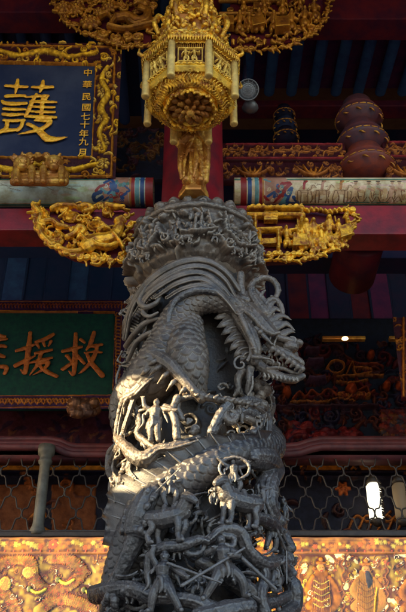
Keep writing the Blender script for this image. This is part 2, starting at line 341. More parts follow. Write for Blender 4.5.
# faint gilt inscription strokes cut on the shaft are too worn to read: a column of small chips
# capital: bulging bowl with relief
def revmap(prof):
    zs = np.array([p[1] for p in prof]); rs = np.array([p[0] for p in prof])
    def f(u, v, h):
        a = u / .4 - math.pi / 2; r = np.interp(v, zs, rs) + h; return (AX + r * np.cos(a), AY + r * np.sin(a), v)
    return f
cprof = [(.27, 4.34), (.30, 4.36), (.335, 4.385), (.36, 4.42), (.368, 4.48), (.37, 4.58), (.37, 4.66), (.365, 4.715), (.36, 4.73), (.36, 4.76)]
cv = Cv.free(-.4 * math.pi, .4 * math.pi, 4.34, 4.76, .0035)
WH = (1, 1, 1, 0)
cv.base(0, WH); n = 9; q = random.Random(4); L_ = .8 * math.pi
for i in range(n):                                # scenes between swags
    u = -.4 * math.pi + .4 * math.pi * .0 + (i + .5) * L_ / n; w = .11
    for s_ in (-1, 1):
        cv.spiral((u + s_ * q.uniform(.07, .12), q.uniform(4.42, 4.5)), q.uniform(.025, .035), .012, .04, WH, 1.3, q.uniform(0, 6), s_)
        cv.leaf((u + s_ * q.uniform(.05, .1), q.uniform(4.40, 4.46)), q.uniform(.08, .12), q.uniform(.6, 2.5), .022, .035, WH)
    for j in range(9): cv.blob((u + q.uniform(-.1, .1), q.uniform(4.5, 4.64)), q.uniform(.015, .035), q.uniform(.012, .03), q.uniform(.015, .04), WH, q.uniform(0, 3))
    cv.stroke([(u + q.uniform(-.12, -.05), q.uniform(4.45, 4.5)), (u + q.uniform(-.02, .03), q.uniform(4.42, 4.47)), (u + q.uniform(.05, .13), q.uniform(4.44, 4.5))], [.012, .018, .01], .045, WH)
    for j in range(3): x = u + q.uniform(-.1, .1); cv.stroke([(x, q.uniform(4.46, 4.5)), (x + q.uniform(-.03, .03), q.uniform(4.55, 4.64))], [.02, .012], .035, WH)
[cv.leaf((q.uniform(cv.u0, cv.u1), q.uniform(4.36, 4.66)), q.uniform(.04, .09), q.uniform(0, 6.28), q.uniform(.008, .016), q.uniform(.015, .03), WH, 0, q.uniform(-1, 1)) for _ in range(110)]
cv.H *= 1.5
cv.stroke([(cv.u0, 4.685), (cv.u1, 4.685)], .014, .028, WH, smooth=False)
cv.H += vnoise(cv.H.shape, 12, .02) + vnoise(cv.H.shape, 5, .006)
cap = link('capital', cv.mesh(revmap(cprof), noise=.0004, wear=0), M['stone'], column)
m = MB(); m.lathe([(.27, 4.33), (.30, 4.36), (.34, 4.41), (.35, 4.5), (.35, 4.72), (.30, 4.75)], (AX, AY, 0), 96)
m.build('capital_core', M['stone'], column)
m = MB()                                          # rim of worn knobs and lotus petals
for i in range(26):
    a = 2 * math.pi * i / 26; c = np.array([AX + .36 * math.cos(a), AY + .36 * math.sin(a), 4.735]); s_ = q.uniform(.85, 1.25)
    if i % 2: m.ball(c, (.034 * s_, .034 * s_, .03 * s_), 12)
    else:
        t = np.array([-math.sin(a), math.cos(a), 0]); m.tube([c - t * .035, c + np.array([0, 0, .022 * s_]), c + t * .035], [.012, .024 * s_, .012], 8)
        m.tube([c - t * .03 - [0, 0, .018], c + np.array([math.cos(a), math.sin(a), 0]) * .02, c + t * .03 - [0, 0, .012]], .009, 8)
m.lathe([(.34, 4.69), (.38, 4.69), (.385, 4.705), (.36, 4.75), (.33, 4.77), (.1, 4.77)], (AX, AY, 0), 72)
m.remesh('capital_rim', M['stone'], column, .005, 2)

# scaled body ------------------------------------------------------
def scaled(name, pts, rr, parent, mt, pitch=.042, hgt=.007, step=.0042, fin=None):
    pts, rr = spl(np.array(pts), np.array(rr, float), 12)
    d = np.r_[0, np.cumsum(np.linalg.norm(np.diff(pts, axis=0), axis=1))]; n = int(d[-1] / step); s = np.linspace(0, d[-1], n)
    Pn = np.stack([np.interp(s, d, pts[:, i]) for i in range(3)], 1); R = np.interp(s, d, rr); R = np.convolve(np.pad(R, 20, 'edge'), np.ones(41) / 41, 'valid')
    for _ in range(3): Pn[1:-1] = (Pn[:-2] + Pn[1:-1] * 2 + Pn[2:]) / 4
    T = np.gradient(Pn, axis=0); T /= np.linalg.norm(T, axis=1)[:, None]
    nc = 2 * int(math.pi * R.max() / step * .9); ang = np.linspace(0, 2 * math.pi, nc, endpoint=False)
    ax = Pn - np.array([AX, AY, 0]); ax[:, 2] = 0; Nn = ax - T * (ax * T).sum(1)[:, None]; Nn /= np.linalg.norm(Nn, axis=1)[:, None]; B = np.cross(T, Nn)
    nr = max(6, int(round(2 * math.pi * R.mean() / (pitch * .95)))); A, Sg = np.meshgrid(ang, s); Hh = np.zeros(A.shape)
    row = Sg / (pitch * .62); col = A / (2 * math.pi) * nr
    for k in range(-1, 3):
        r0 = np.floor(row) - k; off = np.mod(r0, 2) * .5; c0 = np.round(col - off) + off
        a = (row - r0) * .62 / .75 - .15; b = (col - c0) / .60; dd = a * a + b * b; m_ = (dd < 1) & (a > -.9)
        h = .45 + .55 * np.clip(a, -1, 1) - .12 * np.abs(b) + .10 * (np.abs(np.sqrt(dd) - .8) < .1); Hh = np.maximum(Hh, np.where(m_, h, 0))
    Hh *= hgt * np.minimum(1, (R / .08))[:, None]
    rad_ = R[:, None] + Hh
    V = Pn[:, None, :] + rad_[..., None] * (np.cos(A)[..., None] * Nn[:, None, :] + np.sin(A)[..., None] * B[:, None, :])
    idx = np.arange(n * nc).reshape(n, nc); j2 = np.roll(idx, -1, 1); qd = np.stack([idx[:-1], idx[1:], j2[1:], j2[:-1]], -1).reshape(-1, 4)
    me = bpy.data.meshes.new('scales'); Vv = V.reshape(-1, 3); me.vertices.add(len(Vv)); me.vertices.foreach_set('co', Vv.ravel())
    me.loops.add(len(qd) * 4 + 2 * nc); me.polygons.add(len(qd) + 2); li = np.r_[qd.ravel(), idx[0], idx[-1][::-1]]; me.loops.foreach_set('vertex_index', li.astype(np.int32))
    me.polygons.foreach_set('loop_start', np.r_[np.arange(0, len(qd) * 4, 4), len(qd) * 4, len(qd) * 4 + nc].astype(np.int32)); me.update(calc_edges=True)
    link(name, me, mt, parent); return Pn, R, Nn, B, T
def cyl(a_deg, z, r): a = rad(a_deg); return np.array([AX + r * math.sin(a), AY - r * math.cos(a), z])   # 0 = towards the camera, + = right
dragon = MB()
zs = lambda q_: q_[2]
# upper body : head end -> neck -> shoulder -> round the left edge and behind
pa = [S(243, 312, .43), S(225, 303, .42), S(205, 301, .40), S(186, 309, .38), S(176, 328, .36), S(168, 352, .35), S(152, 378, .35), S(132, 402, .34)]
zl = pa[-1][2]
pa += [cyl(-95, zl - .10, .33), cyl(-130, zl - .14, .33), cyl(180, zl - .14, .33), cyl(130, zl - .14, .33), cyl(95, zl - .20, .33)]
ra = [.048, .054, .060, .074, .100, .122, .120, .105, .10, .10, .10, .10, .10]
up = scaled('dragon_body', pa, ra, column, M['stone'], .05, .014)
pb = [cyl(98, S(270, 430, .36)[2] + .02, .33), S(268, 446, .34), S(244, 449, .36), S(214, 462, .36), S(184, 482, .35), S(158, 505, .35), S(138, 540, .34)]
zl = pb[-1][2]; pb += [cyl(-75, zl - .22, .34), cyl(-110, zl - .35, .33), cyl(-150, zl - .42, .33), cyl(170, zl - .5, .33), cyl(120, zl - .6, .33), cyl(70, zl - .75, .33), cyl(20, zl - .95, .33), cyl(-30, zl - 1.15, .33), cyl(-90, zl - 1.35, .33)]
rb = [.10, .085, .075, .08, .09, .10, .11, .10, .09, .09, .09, .09, .08, .07, .06, .04]
lo = scaled('dragon_body', pb, rb, column, M['stone_dark'], .05, .009)
# swelling shoulder with scales
pc = [S(190, 322, .36), S(186, 345, .40), S(190, 372, .40), S(196, 396, .36)]
scaled('dragon_shoulder', pc, [.058, .100, .098, .04], column, M['stone'], .05, .014)
# serrated dorsal fin: leathery band with spikes
def fin(name, edge, inner, mt, spike=5, lift=.05, r0=.36, r1=.46, amp=4.5, per=17):
    # edge / inner polylines in photo px; the band runs between them, with a scalloped free edge
    e = np.array(edge, float); i_ = np.array(inner, float); n = 90; t = np.linspace(0, 1, n)
    def rs(p):
        p, _ = spl(np.c_[p, np.zeros(len(p))], np.zeros(len(p)), 8); d = np.r_[0, np.cumsum(np.hypot(*np.diff(p[:, :2], axis=0).T))]; return np.stack([np.interp(t * d[-1], d, p[:, k]) for k in (0, 1)], 1), d[-1]
    E, L = rs(e); I, _ = rs(i_); V = []; m = 7; Fc = []
    ph = t * L / per
    for a in range(n):
        saw = 1 - (ph[a] % 1)
        for k in range(m):
            f = k / (m - 1); q_ = I[a] * (1 - f) + E[a] * f; dn = E[a] - I[a]; dn = dn / (np.linalg.norm(dn) + 1e-6); q_ = q_ + dn * (saw**1.5) * amp * f * f
            rr_ = r0 + (r1 - r0) * f + .007 * math.sin(ph[a] * 6.283) * f
            V.append(S(q_[0], q_[1], rr_))
    V = np.array(V); nv = len(V); c = np.array([AX, AY, 0])
    back = V.copy(); dd = c - V; dd[:, 2] = 0; dd /= np.linalg.norm(dd, axis=1)[:, None]; th = .012 + .02 * (1 - np.tile(np.arange(m) / (m - 1), n)); back += dd * th[:, None]
    for a in range(n - 1):
        for k in range(m - 1):
            x = a * m + k; Fc.append((x, x + 1, x + m + 1, x + m)); Fc.append((nv + x, nv + x + m, nv + x + m + 1, nv + x + 1))
        for k in (0, m - 1):
            x = a * m + k; Fc.append((x, x + m, nv + x + m, nv + x) if k else (x, nv + x, nv + x + m, x + m))
    mb = MB(); mb.add(np.concatenate([V, back]), Fc)
    for a in range(0, n, 6): mb.tube([V[a * m], V[a * m + 3] + [0, -.002, 0], V[a * m + m - 1]], [.006, .005, .002], 6)
    return mb.build(name, mt, column)
fin('dragon_fin', [(107, 545), (106, 515), (112, 492), (130, 474), (155, 463), (180, 448), (205, 437), (232, 437), (256, 434), (272, 432)],
    [(128, 548), (128, 522), (138, 503), (152, 488), (172, 474), (192, 464), (212, 453), (236, 450), (258, 447), (274, 446)], M['stone_dark'], amp=5, r0=.41, r1=.45, per=24)
fin('dragon_fin', [(128, 330), (124, 318), (128, 305), (135, 292), (148, 284)], [(140, 335), (138, 322), (142, 312), (148, 302), (158, 296)], M['stone'], amp=4, r0=.37, r1=.40, per=14)
fin('dragon_fin', [(119, 410), (122, 392), (124, 372), (126, 352), (128, 338)], [(130, 412), (132, 395), (134, 375), (136, 355), (138, 340)], M['stone'], amp=3, r0=.36, r1=.38, per=14)
# mane ------------------------------------------------------------
m = MB(); r = .46
strands = [
    ([(48, 190, .40), (62, 130, .44), (98, 78, .46), (150, 46, .47), (200, 40, .47), (240, 60, .47), (268, 96, .46)], [9, 11, 12, 12, 11, 10, 8]),
    ([(58, 150, .42), (95, 95, .46), (150, 58, .48), (200, 52, .48), (238, 74, .48), (262, 112, .46)], [6, 8, 9, 9, 8, 6]),
    ([(78, 128, .44), (100, 100, .47), (150, 70, .48), (195, 64, .48), (232, 88, .48), (262, 122, .46)], [7, 9, 9, 9, 9, 6]),
    ([(105, 112, .45), (150, 84, .48), (195, 76, .48), (230, 98, .48), (268, 140, .46)], [5, 8, 9, 8, 4]),
    ([(128, 112, .45), (160, 94, .47), (200, 88, .48), (235, 108, .48), (275, 158, .46)], [4, 7, 8, 8, 4]),
    ([(98, 78, .46), (85, 100, .46), (76, 118, .46), (88, 130, .46), (108, 122, .45), (118, 108, .45)], [8, 8, 8, 8, 7, 3]),
    ([(85, 130, .45), (84, 142, .45), (96, 148, .45), (112, 140, .45)], [6, 7, 6, 3]),
    ([(50, 205, .40), (68, 180, .42), (88, 160, .43), (120, 150, .42)], [8, 9, 8, 4]),
    ([(55, 230, .40), (72, 196, .42), (100, 178, .43), (130, 172, .42)], [7, 8, 7, 4]),
    ([(60, 140, .42), (50, 160, .41), (46, 180, .4)], [9, 10, 6])]
for pts, w in strands: TS(m, zA, pts, np.array(w) * .74, r, 10, 1.0)
for pts, w in strands[:5]:      # fine grooved rope lines along each lock
    for off in (-.5, .5):
        TS(m, zA, [(x + off * 3.0, y + off * 3.6, rr_ + .010) for x, y, rr_ in pts], np.array(w) * .28, r, 6)
m.remesh('mane', M['stone'], column, .0032, 1, disp=.0012)
m = MB()                                          # dark smooth whisker ring over the neck
TS(m, zA, [(138, 190, .45), (133, 150, .46), (148, 116, .47), (185, 98, .48), (220, 100, .48), (238, 112, .47)], [5, 6, 7, 8, 8, 5], .46)
m.remesh('whisker', M['stone_dark'], column, .0035, 1)
# head --------------------------------------------------------------
m = MB(); Y0 = 3.70
def ballP(z, x, y, Y, rx, ry, rz): q_ = P(*z(x, y), Y); k = kk(q_) / 3.69; m.ball(q_, (rx * k, ry * k, rz * k), 16)
ballP(zD, 165, 225, 3.74, 52, 70, 55); ballP(zD, 120, 165, 3.76, 50, 60, 45)
W = lambda *a: np.array(a) / 3.69
TP(m, zD, [(120, 150, 3.72), (150, 210, 3.68), (185, 270, 3.66), (205, 325, 3.66), (200, 375, 3.68)], W(62, 64, 54, 44, 32))
TP(m, zD, [(118, 185, 3.66), (140, 190, 3.64), (160, 230, 3.62), (188, 290, 3.62), (205, 340, 3.63), (196, 368, 3.65)], W(16, 24, 22, 20, 18, 10))
TP(m, zD, [(180, 190, 3.72), (225, 235, 3.70), (270, 285, 3.70), (310, 315, 3.72), (345, 350, 3.74)], W(74, 70, 58, 50, 36))
TP(m, zD, [(150, 180, 3.64), (190, 205, 3.62), (230, 250, 3.62), (262, 272, 3.63), (292, 268, 3.64)], W(14, 22, 20, 18, 10))   # brow
TP(m, zD, [(205, 250, 3.63), (240, 285, 3.63), (265, 310, 3.63)], W(14, 16, 10))
ballP(zD, 222, 268, 3.63, 12, 14, 11)             # eye
TP(m, zD, [(285, 285, 3.66), (320, 295, 3.66), (345, 300, 3.67), (370, 306, 3.68)], W(24, 28, 26, 24)); ballP(zD, 362, 308, 3.69, 19, 20, 17); ballP(zD, 335, 322, 3.68, 30, 26, 22)
for a in [((255, 225), (300, 205), (340, 222)), ((280, 250), (318, 235), (352, 262)), ((300, 275), (330, 262), (352, 268)), ((240, 205), (275, 180), (305, 195)), ((262, 238), (300, 232), (335, 245)), ((250, 190), (262, 160), (290, 150))]:
    TP(m, zD, [(a[0][0], a[0][1], 3.74), (a[1][0], a[1][1], 3.74), (a[2][0], a[2][1], 3.75)], W(34, 26, 3), n=10, flat=.6)
# frilled upper lip and teeth
for i, (x, y) in enumerate([(258, 318), (278, 330), (298, 345), (318, 360), (336, 372), (352, 384), (368, 392)]):
    TP(m, zD, [(x, y, 3.66), (x + 10, y + 10, 3.65), (x - 2, y + 22, 3.66)], W(20, 22, 10))
TP(m, zD, [(250, 312, 3.68), (300, 338, 3.67), (345, 362, 3.68), (372, 380, 3.69), (376, 394, 3.7)], W(20, 32, 34, 28, 14))
for x, y in ((262, 352), (282, 366), (302, 378)): TP(m, zD, [(x, y - 10, 3.69), (x + 4, y + 4, 3.69), (x + 2, y + 18, 3.69)], W(10, 8, 2))
# lower jaw
TP(m, zD, [(195, 350, 3.72), (215, 385, 3.71), (255, 412, 3.70), (300, 432, 3.70), (345, 440, 3.71), (380, 428, 3.72)], W(38, 40, 38, 36, 34, 22), flat=.9)
TP(m, zD, [(250, 400, 3.68), (290, 398, 3.68), (320, 405, 3.69), (350, 418, 3.69), (376, 412, 3.7)], W(14, 16, 16, 14, 8))
TP(m, zD, [(240, 372, 3.74), (280, 385, 3.73), (320, 392, 3.73)], W(24, 20, 8))
TP(m, zD, [(196, 358, 3.63), (235, 362, 3.61), (272, 368, 3.60)], W(18, 12, 3))                                          # tusk
sp = [(150 + 30 * (1 - .055 * i) * math.cos(-1.2 - i * .45), 384 + 30 * (1 - .055 * i) * math.sin(-1.2 - i * .45), 3.66) for i in range(16)]
TP(m, zD, sp, W(9, 11, 10, 8)); TP(m, zD, [(176, 370, 3.66), (186, 350, 3.66), (184, 320, 3.65)], W(14, 14, 8))
for i in range(7): TP(m, zD, [(182 + i * 17, 196 + i * 15, 3.655), (172 + i * 17, 214 + i * 16, 3.635), (176 + i * 17, 232 + i * 15, 3.64)], W(5, 9, 4))
for i in range(6): TP(m, zD, [(128 + i * 11, 196 + i * 26, 3.63), (146 + i * 11, 200 + i * 25, 3.615), (160 + i * 10, 192 + i * 26, 3.63)], W(4, 8, 4))
TP(m, zD, [(340 + 13 * math.cos(-t), 296 + 12 * math.sin(-t), 3.655) for t in np.linspace(0, 6, 9)], W(8, 9, 6))
for i in range(9): TP(m, zD, [(236 + i * 15, 418 + i * 2, 3.665), (240 + i * 15, 430 + i * 2, 3.668), (236 + i * 15, 440 + i * 1.5, 3.68)], W(6, 10, 4))
for i in range(5): TP(m, zD, [(196 + i * 22, 344 + i * 8, 3.64), (205 + i * 22, 352 + i * 8, 3.635), (200 + i * 22, 372 + i * 8, 3.65)], W(6, 10, 2))
head = m.remesh('dragon_head', M['stone'], column, .0032, 1, disp=.0022)
# horns, ears and curling crest
m = MB(); W2 = W
for pts, w in [([(190, 130), (188, 100), (205, 78), (240, 66), (272, 78), (288, 108), (278, 140), (262, 132)], (18, 20, 20, 18, 18, 18, 14, 5)),
               ([(215, 150), (225, 128), (240, 112)], (16, 14, 6)),
               ([(238, 172), (256, 150), (280, 148), (298, 170), (304, 200), (288, 222), (276, 214)], (16, 18, 18, 16, 14, 12, 4)),
               ([(262, 200), (270, 185), (282, 186)], (12, 10, 5)),
               ([(150, 55), (150, 90), (158, 128), (170, 165)], (24, 22, 20, 22)),
               ([(195, 85), (190, 120), (210, 160), (240, 200)], (14, 26, 34, 36)), ([(205, 110), (230, 140), (250, 170), (270, 200)], (10, 14, 16, 10))]:
    TP(m, zD, pts, W2(*w) * 1.35, 3.75)
TP(m, zD, [(170, 150), (120, 130), (60, 112), (0, 95), (-40, 92)], W2(36, 34, 26, 20, 8), 3.72)
m.remesh('dragon_horn', M['stone'], head, .0035, 1)
m = MB()                                          # flame-like cheek mane
for i, (x, y, dx, dy, w) in enumerate([(40, 122, -60, -14, 26), (58, 150, -42, -6, 22), (72, 178, -44, 6, 24), (84, 205, -34, 12, 22), (96, 232, -36, 18, 24), (106, 258, -30, 20, 22), (120, 285, -32, 26, 22), (132, 310, -24, 28, 20), (146, 335, -22, 26, 18), (30, 148, -70, 8, 20), (160, 352, -10, 34, 16)]):
    TP(m, zD, [(x + 45, y - 8, 3.72), (x + 16, y - 6, 3.70), (x + dx * .4, y + dy * .35, 3.69), (x + dx, y + dy, 3.71)], W2(w * 1.7, w * 1.9, w * 1.25, 3), flat=.5)
    TP(m, zD, [(x + 40, y - 12, 3.695), (x + 10, y - 8, 3.68), (x + dx * .5, y + dy * .3, 3.685)], W2(6, 8, 3))
m.remesh('cheek_mane', M['stone'], head, .0032, 1, disp=.0015)
m = MB()                                          # beard, hangs by the jaw
TP(m, zD, [(185, 400, 3.70), (182, 440, 3.70), (178, 480, 3.72), (186, 515, 3.74)], W2(30, 26, 22, 24)); TP(m, zD, [(155, 410, 3.72), (140, 440, 3.72), (142, 480, 3.73), (128, 500, 3.74)], W2(34, 30, 22, 14)); TP(m, zD, [(195, 430, 3.68), (192, 470, 3.69), (176, 500, 3.7)], W2(8, 10, 6))
for x, y in ((212, 470), (226, 500), (205, 520), (235, 540), (246, 480), (220, 560)): ballP(zD, x, y, 3.80, 20, 26, 22)
m.remesh('beard', M['stone'], head, .0038, 1)
# legs and claws ------------------------------------------------------
def talon(m_, p, d, L, w):
    p = np.array(p); d = np.array(d, float); d /= np.linalg.norm(d); o = np.array([0, -.6, -.8]); m_.tube([p, p + d * L * .5 + [0, -.01, .004], p + d * L * .85 + o * L * .15, p + d * L + o * L * .45], [w, w * .85, w * .55, w * .12], 8)
m = MB()
TS(m, zA, [(108, 225, .44), (135, 240, .47), (155, 262, .48), (178, 290, .47), (195, 305, .45)], [18, 15, 12, 11, 12])
TS(m, zA, [(118, 232, .45), (150, 258, .49), (184, 298, .47)], [5, 5, 4])
TS(m, zA, [(190, 300, .46), (225, 308, .46), (265, 312, .46), (305, 326, .44), (322, 345, .42)], [9, 7, 7, 8, 8])
TS(m, zA, [(150, 310, .44), (172, 303, .46), (200, 300, .46)], [7, 6, 7]); TS(m, zA, [(152, 310, .44), (150, 325, .44), (158, 345, .43)], [7, 6, 7])
TS(m, zA, [(108, 232, .43), (98, 262, .43), (82, 278, .43), (66, 292, .43)], [13, 10, 9, 10])
for e in [(50, 300), (40, 318), (46, 336)]:
    TS(m, zA, [(66, 292, .43), ((66 + e[0]) / 2 - 4, (292 + e[1]) / 2 - 6, .44), (e[0], e[1], .43)], [7, 6, 2])
for i in range(7): TS(m, zA, [(205 + i * 16, 303 + i * 2.6, .475), (212 + i * 16, 298 + i * 2.8, .48)], [4, 2])
for x, y, dx, dy in [(112, 232, -22, 14), (120, 244, -26, 20), (135, 256, -24, 22), (150, 270, -22, 22), (100, 225, -24, 4), (95, 250, -18, 14), (168, 285, -16, 16)]:
    TS(m, zA, [(x, y, .46), (x + dx * .45, y + dy * .3, .485), (x + dx, y + dy, .46)], [6, 5, 1])
for i in range(9): TS(m, zA, [(118 + i * 8, 226 + i * 9, .478), (124 + i * 8, 228 + i * 9, .492), (128 + i * 8, 222 + i * 9, .478)], [2, 3, 1.5])
m.remesh('dragon_leg', M['stone'], column, .0030, 1, disp=.002)
m = MB()                                          # hind leg: flamed thigh, smooth shank, knuckled foot
TS(m, zE, [(262, 50, .40), (225, 85, .43), (185, 130, .45), (160, 185, .46), (142, 240, .46)], [8, 20, 25, 26, 22])
TS(m, zE, [(160, 240, .45), (130, 310, .45), (100, 380, .45), (70, 440, .45), (50, 490, .44)], [22, 18, 16, 14, 16])
for x, y, dx, dy in [(120, 140, -22, 60), (112, 170, -26, 64), (120, 195, -22, 60), (150, 120, -30, 60), (175, 90, -36, 50), (205, 66, -38, 50), (150, 200, -18, 60), (175, 160, -20, 60), (200, 120, -28, 60), (190, 190, -14, 50), (225, 90, -28, 50), (130, 225, -16, 40), (170, 225, -16, 36), (100, 215, -16, 50)]:
    TS(m, zE, [(x, y, .45), (x + dx * .4, y + dy * .5, .49), (x + dx, y + dy, .475)], [9, 7, 1.5])
TS(m, zE, [(105, 262, .46), (140, 244, .49), (185, 258, .47)], [7, 8, 6]); TS(m, zE, [(100, 280, .46), (135, 262, .485), (180, 272, .46)], [4, 5, 4])
m.remesh('dragon_leg', M['stone_dark'], column, .0034, 1)
m = MB()
for x0, y0, x1, y1 in [(40, 470, -10, 500), (50, 490, 20, 540), (60, 500, 60, 560), (70, 480, 130, 500), (80, 475, 160, 480)]:
    for i in range(5):
        f = i / 4; m.ball(S(*zE(x0 + (x1 - x0) * f, y0 + (y1 - y0) * f), .45 + .02 * math.sin(f * 3)), .026 - .002 * i, 10)
for i in range(24):
    x = 100 + i * 5; m.ball(S(*zE(x + random.uniform(-5, 5), 492 + 14 * math.sin(i * .9) + random.uniform(-6, 6)), .455), random.uniform(.012, .022), 10)
m.remesh('dragon_claw', M['stone_dark'], column, .0034, 1)
def wisps(n, x0, x1, y0, y1, r0, r1, mt, seed, w0=2.2, w1=5.5, per=14):
    q = random.Random(seed)
    for g in range(0, n, per):
        m = MB()
        for i in range(per):
            x, y, r_ = q.uniform(x0, x1), q.uniform(y0, y1), q.uniform(r0, r1); a = q.uniform(0, 6.28); L = q.uniform(4, 8); tw = q.uniform(-.9, .9); pts = []; w = q.uniform(w0, w1)
            for j in range(6): pts.append((x, y, r_ + .02 * math.sin(j * 1.1 + a))); x += L * math.cos(a); y += L * math.sin(a) * .8; a += tw; tw *= 1.25
            if not all(onface(p_[0], p_[1], .44) for p_ in pts): pts = [p_ for p_ in pts if onface(p_[0], p_[1], .44)]
            if len(pts) < 4: continue
            TS(m, lambda a_, b_: (a_, b_), pts, [w * .5, w, w * .9, w * .7, w * .25], r_, 8, 1.1, 4)
            if i % 2: TS(m, lambda a_, b_: (a_, b_), [(p_[0] + 1, p_[1] - 1, p_[2] + w * K * .35) for p_ in pts[:5]], w * .25, r_, 6, 1, 4)
            if i % 4 == 0: m.ball(S(pts[0][0], pts[0][1], r_), w * K * .8, 8)
        m.remesh('cloud_wisp', mt, column, .0036, 0)
wisps(56, 128, 285, 535, 615, .33, .415, M['stone_dark'], 1); wisps(42, 235, 292, 455, 560, .33, .41, M['stone_dark'], 2); wisps(28, 108, 150, 400, 500, .36, .42, M['stone'], 3, 2, 4); wisps(42, 225, 278, 385, 440, .34, .42, M['stone'], 4, 2, 4.5)
wisps(28, 170, 235, 470, 545, .31, .38, M['stone_dark'], 5); wisps(28, 260, 300, 560, 615, .38, .46, M['stone_dark'], 6, 3, 6); wisps(14, 118, 140, 285, 400, .34, .385, M['stone'], 7, 2, 4); wisps(14, 245, 275, 330, 390, .34, .40, M['stone'], 9, 2, 4); wisps(28, 105, 145, 560, 615, .36, .45, M['stone_dark'], 8, 3, 6)
# cloud and rock tracery ---------------------------------------------------
def tracery(name, z, lines, mt, r=.43, groove=True, vox=.0036):
    m = MB()
    for pts, w in lines:
        TS(m, z, pts, np.array(w) * 1.22, r, 10, 1.25)
        if groove:
            pp = [(p[0] + 1.5, p[1] - 1.5, (p[2] if len(p) > 2 else r) + np.max(w) * K * .38) for p in pts]; TS(m, z, pp, np.array(w) * .32, r + .004, 6)
    return m.remesh(name, mt, column, vox, 1)
tracery('cloud_scroll', zC, [
    ([(205, 130, .42), (160, 170, .44), (132, 200, .44), (95, 222, .44), (75, 280, .43), (64, 350, .43), (74, 375, .44), (105, 402, .45), (150, 442, .45)], [6, 7, 8, 8, 6, 6, 7, 9, 8]),
    ([(130, 205, .43), (100, 290, .44), (82, 350, .43)], [5, 4, 4]),
    ([(240, 250, .45), (262, 262, .46), (278, 300, .46), (284, 360, .45)], [6, 7, 7, 7]),
    ([(285, 215, .46), (268, 262, .46), (284, 310, .45)], [7, 5, 6]),
    ([(75, 370, .44), (120, 425, .46), (165, 440, .46), (215, 405, .45), (265, 400, .44), (320, 385, .43), (360, 372, .42)], [7, 11, 12, 8, 9, 8, 8]),
    ([(120, 440, .45), (110, 480, .44), (130, 510, .43)], [8, 7, 6]),
    ([(80, 390, .43), (55, 430, .42), (44, 480, .42), (62, 520, .42), (52, 580, .41)], [8, 7, 8, 9, 8]),
    ([(60, 390, .42), (38, 420, .41), (35, 470, .4), (50, 500, .4), (46, 540, .4), (48, 600, .4)], [5, 6, 6, 5, 6, 6]),
    ([(120, 230, .40), (150, 300, .40), (140, 350, .41), (200, 400, .42)], [5, 6, 6, 6])], M['stone'])
tracery('cloud_scroll', zA, [
    ([(245, 310, .44), (240, 340, .44), (252, 352, .44), (262, 340, .44), (250, 330, .44)], [8, 8, 7, 7, 5]),
    ([(300, 322, .42), (312, 340, .42), (300, 352, .42), (282, 345, .43)], [7, 8, 7, 6]),
    ([(325, 300, .41), (330, 320, .41), (322, 345, .41)], [6, 7, 7]), ([(300, 275, .42), (318, 285, .41), (326, 300, .41)], [6, 7, 6])], M['stone'])
tracery('cloud_scroll', zB, [
    ([(255, 10, .44), (240, 30, .44), (225, 60, .43)], [10, 9, 9]), ([(262, 32, .43), (290, 22, .43), (312, 40, .42), (300, 60, .42)], [8, 8, 8, 7]),
    ([(270, 8, .43), (290, 2, .43), (315, 10, .42), (325, 40, .41), (322, 72, .41)], [7, 7, 8, 9, 9]),
    ([(300, 108, .41), (325, 112, .41), (338, 130, .40), (328, 150, .41), (325, 190, .42), (335, 215, .42)], [16, 18, 16, 16, 15, 12]),
    ([(345, 225, .42), (352, 245, .42), (368, 275, .42)], [12, 10, 9])], M['stone_dark'])
tracery('rock_arch', zB, [
    ([(112, 350, .43), (108, 315, .44), (112, 288, .45), (135, 272, .46), (170, 268, .46), (200, 258, .46), (218, 262, .46)], [6, 8, 8, 9, 9, 8, 5]),
    ([(165, 272, .45), (185, 285, .44), (205, 282, .44), (212, 268, .45)], [5, 5, 5, 4]),
    ([(222, 258, .46), (240, 243, .46), (262, 240, .46), (280, 252, .46), (290, 275, .46), (305, 295, .45), (325, 303, .44), (350, 296, .43), (362, 300, .42)], [7, 9, 11, 11, 10, 12, 12, 9, 7]),
    ([(318, 300, .44), (322, 330, .44), (315, 360, .44), (322, 395, .44)], [11, 10, 10, 12]),
    ([(352, 300, .43), (362, 330, .42), (375, 350, .42), (372, 385, .42), (350, 405, .43)], [10, 12, 14, 14, 12]),
    ([(325, 345, .43), (345, 338, .43), (355, 325, .42)], [8, 7, 6]), ([(320, 378, .44), (345, 372, .43), (365, 362, .42)], [8, 8, 9]),
    ([(300, 215, .44), (325, 222, .43), (340, 235, .42), (352, 262, .42), (366, 295, .42)], [8, 9, 10, 10, 9]),
    ([(245, 250, .47), (265, 256, .47), (262, 270, .47), (248, 268, .47)], [4, 5, 5, 4])], M['stone_dark'])
tracery('rock_arch', zB, [
    ([(10, 360, .44), (40, 352, .45), (80, 350, .45), (110, 362, .45), (150, 366, .45), (190, 372, .46), (230, 392, .46)], [14, 13, 12, 11, 9, 10, 14]),
    ([(290, 385, .46), (250, 395, .46), (200, 405, .46)], [16, 20, 16]), ([(180, 330, .44), (150, 322, .44), (120, 300, .42)], [5, 6, 5]),
    ([(205, 300, .40), (250, 325, .40), (290, 352, .40), (310, 380, .41)], [10, 14, 14, 12])], M['stone_dark'])
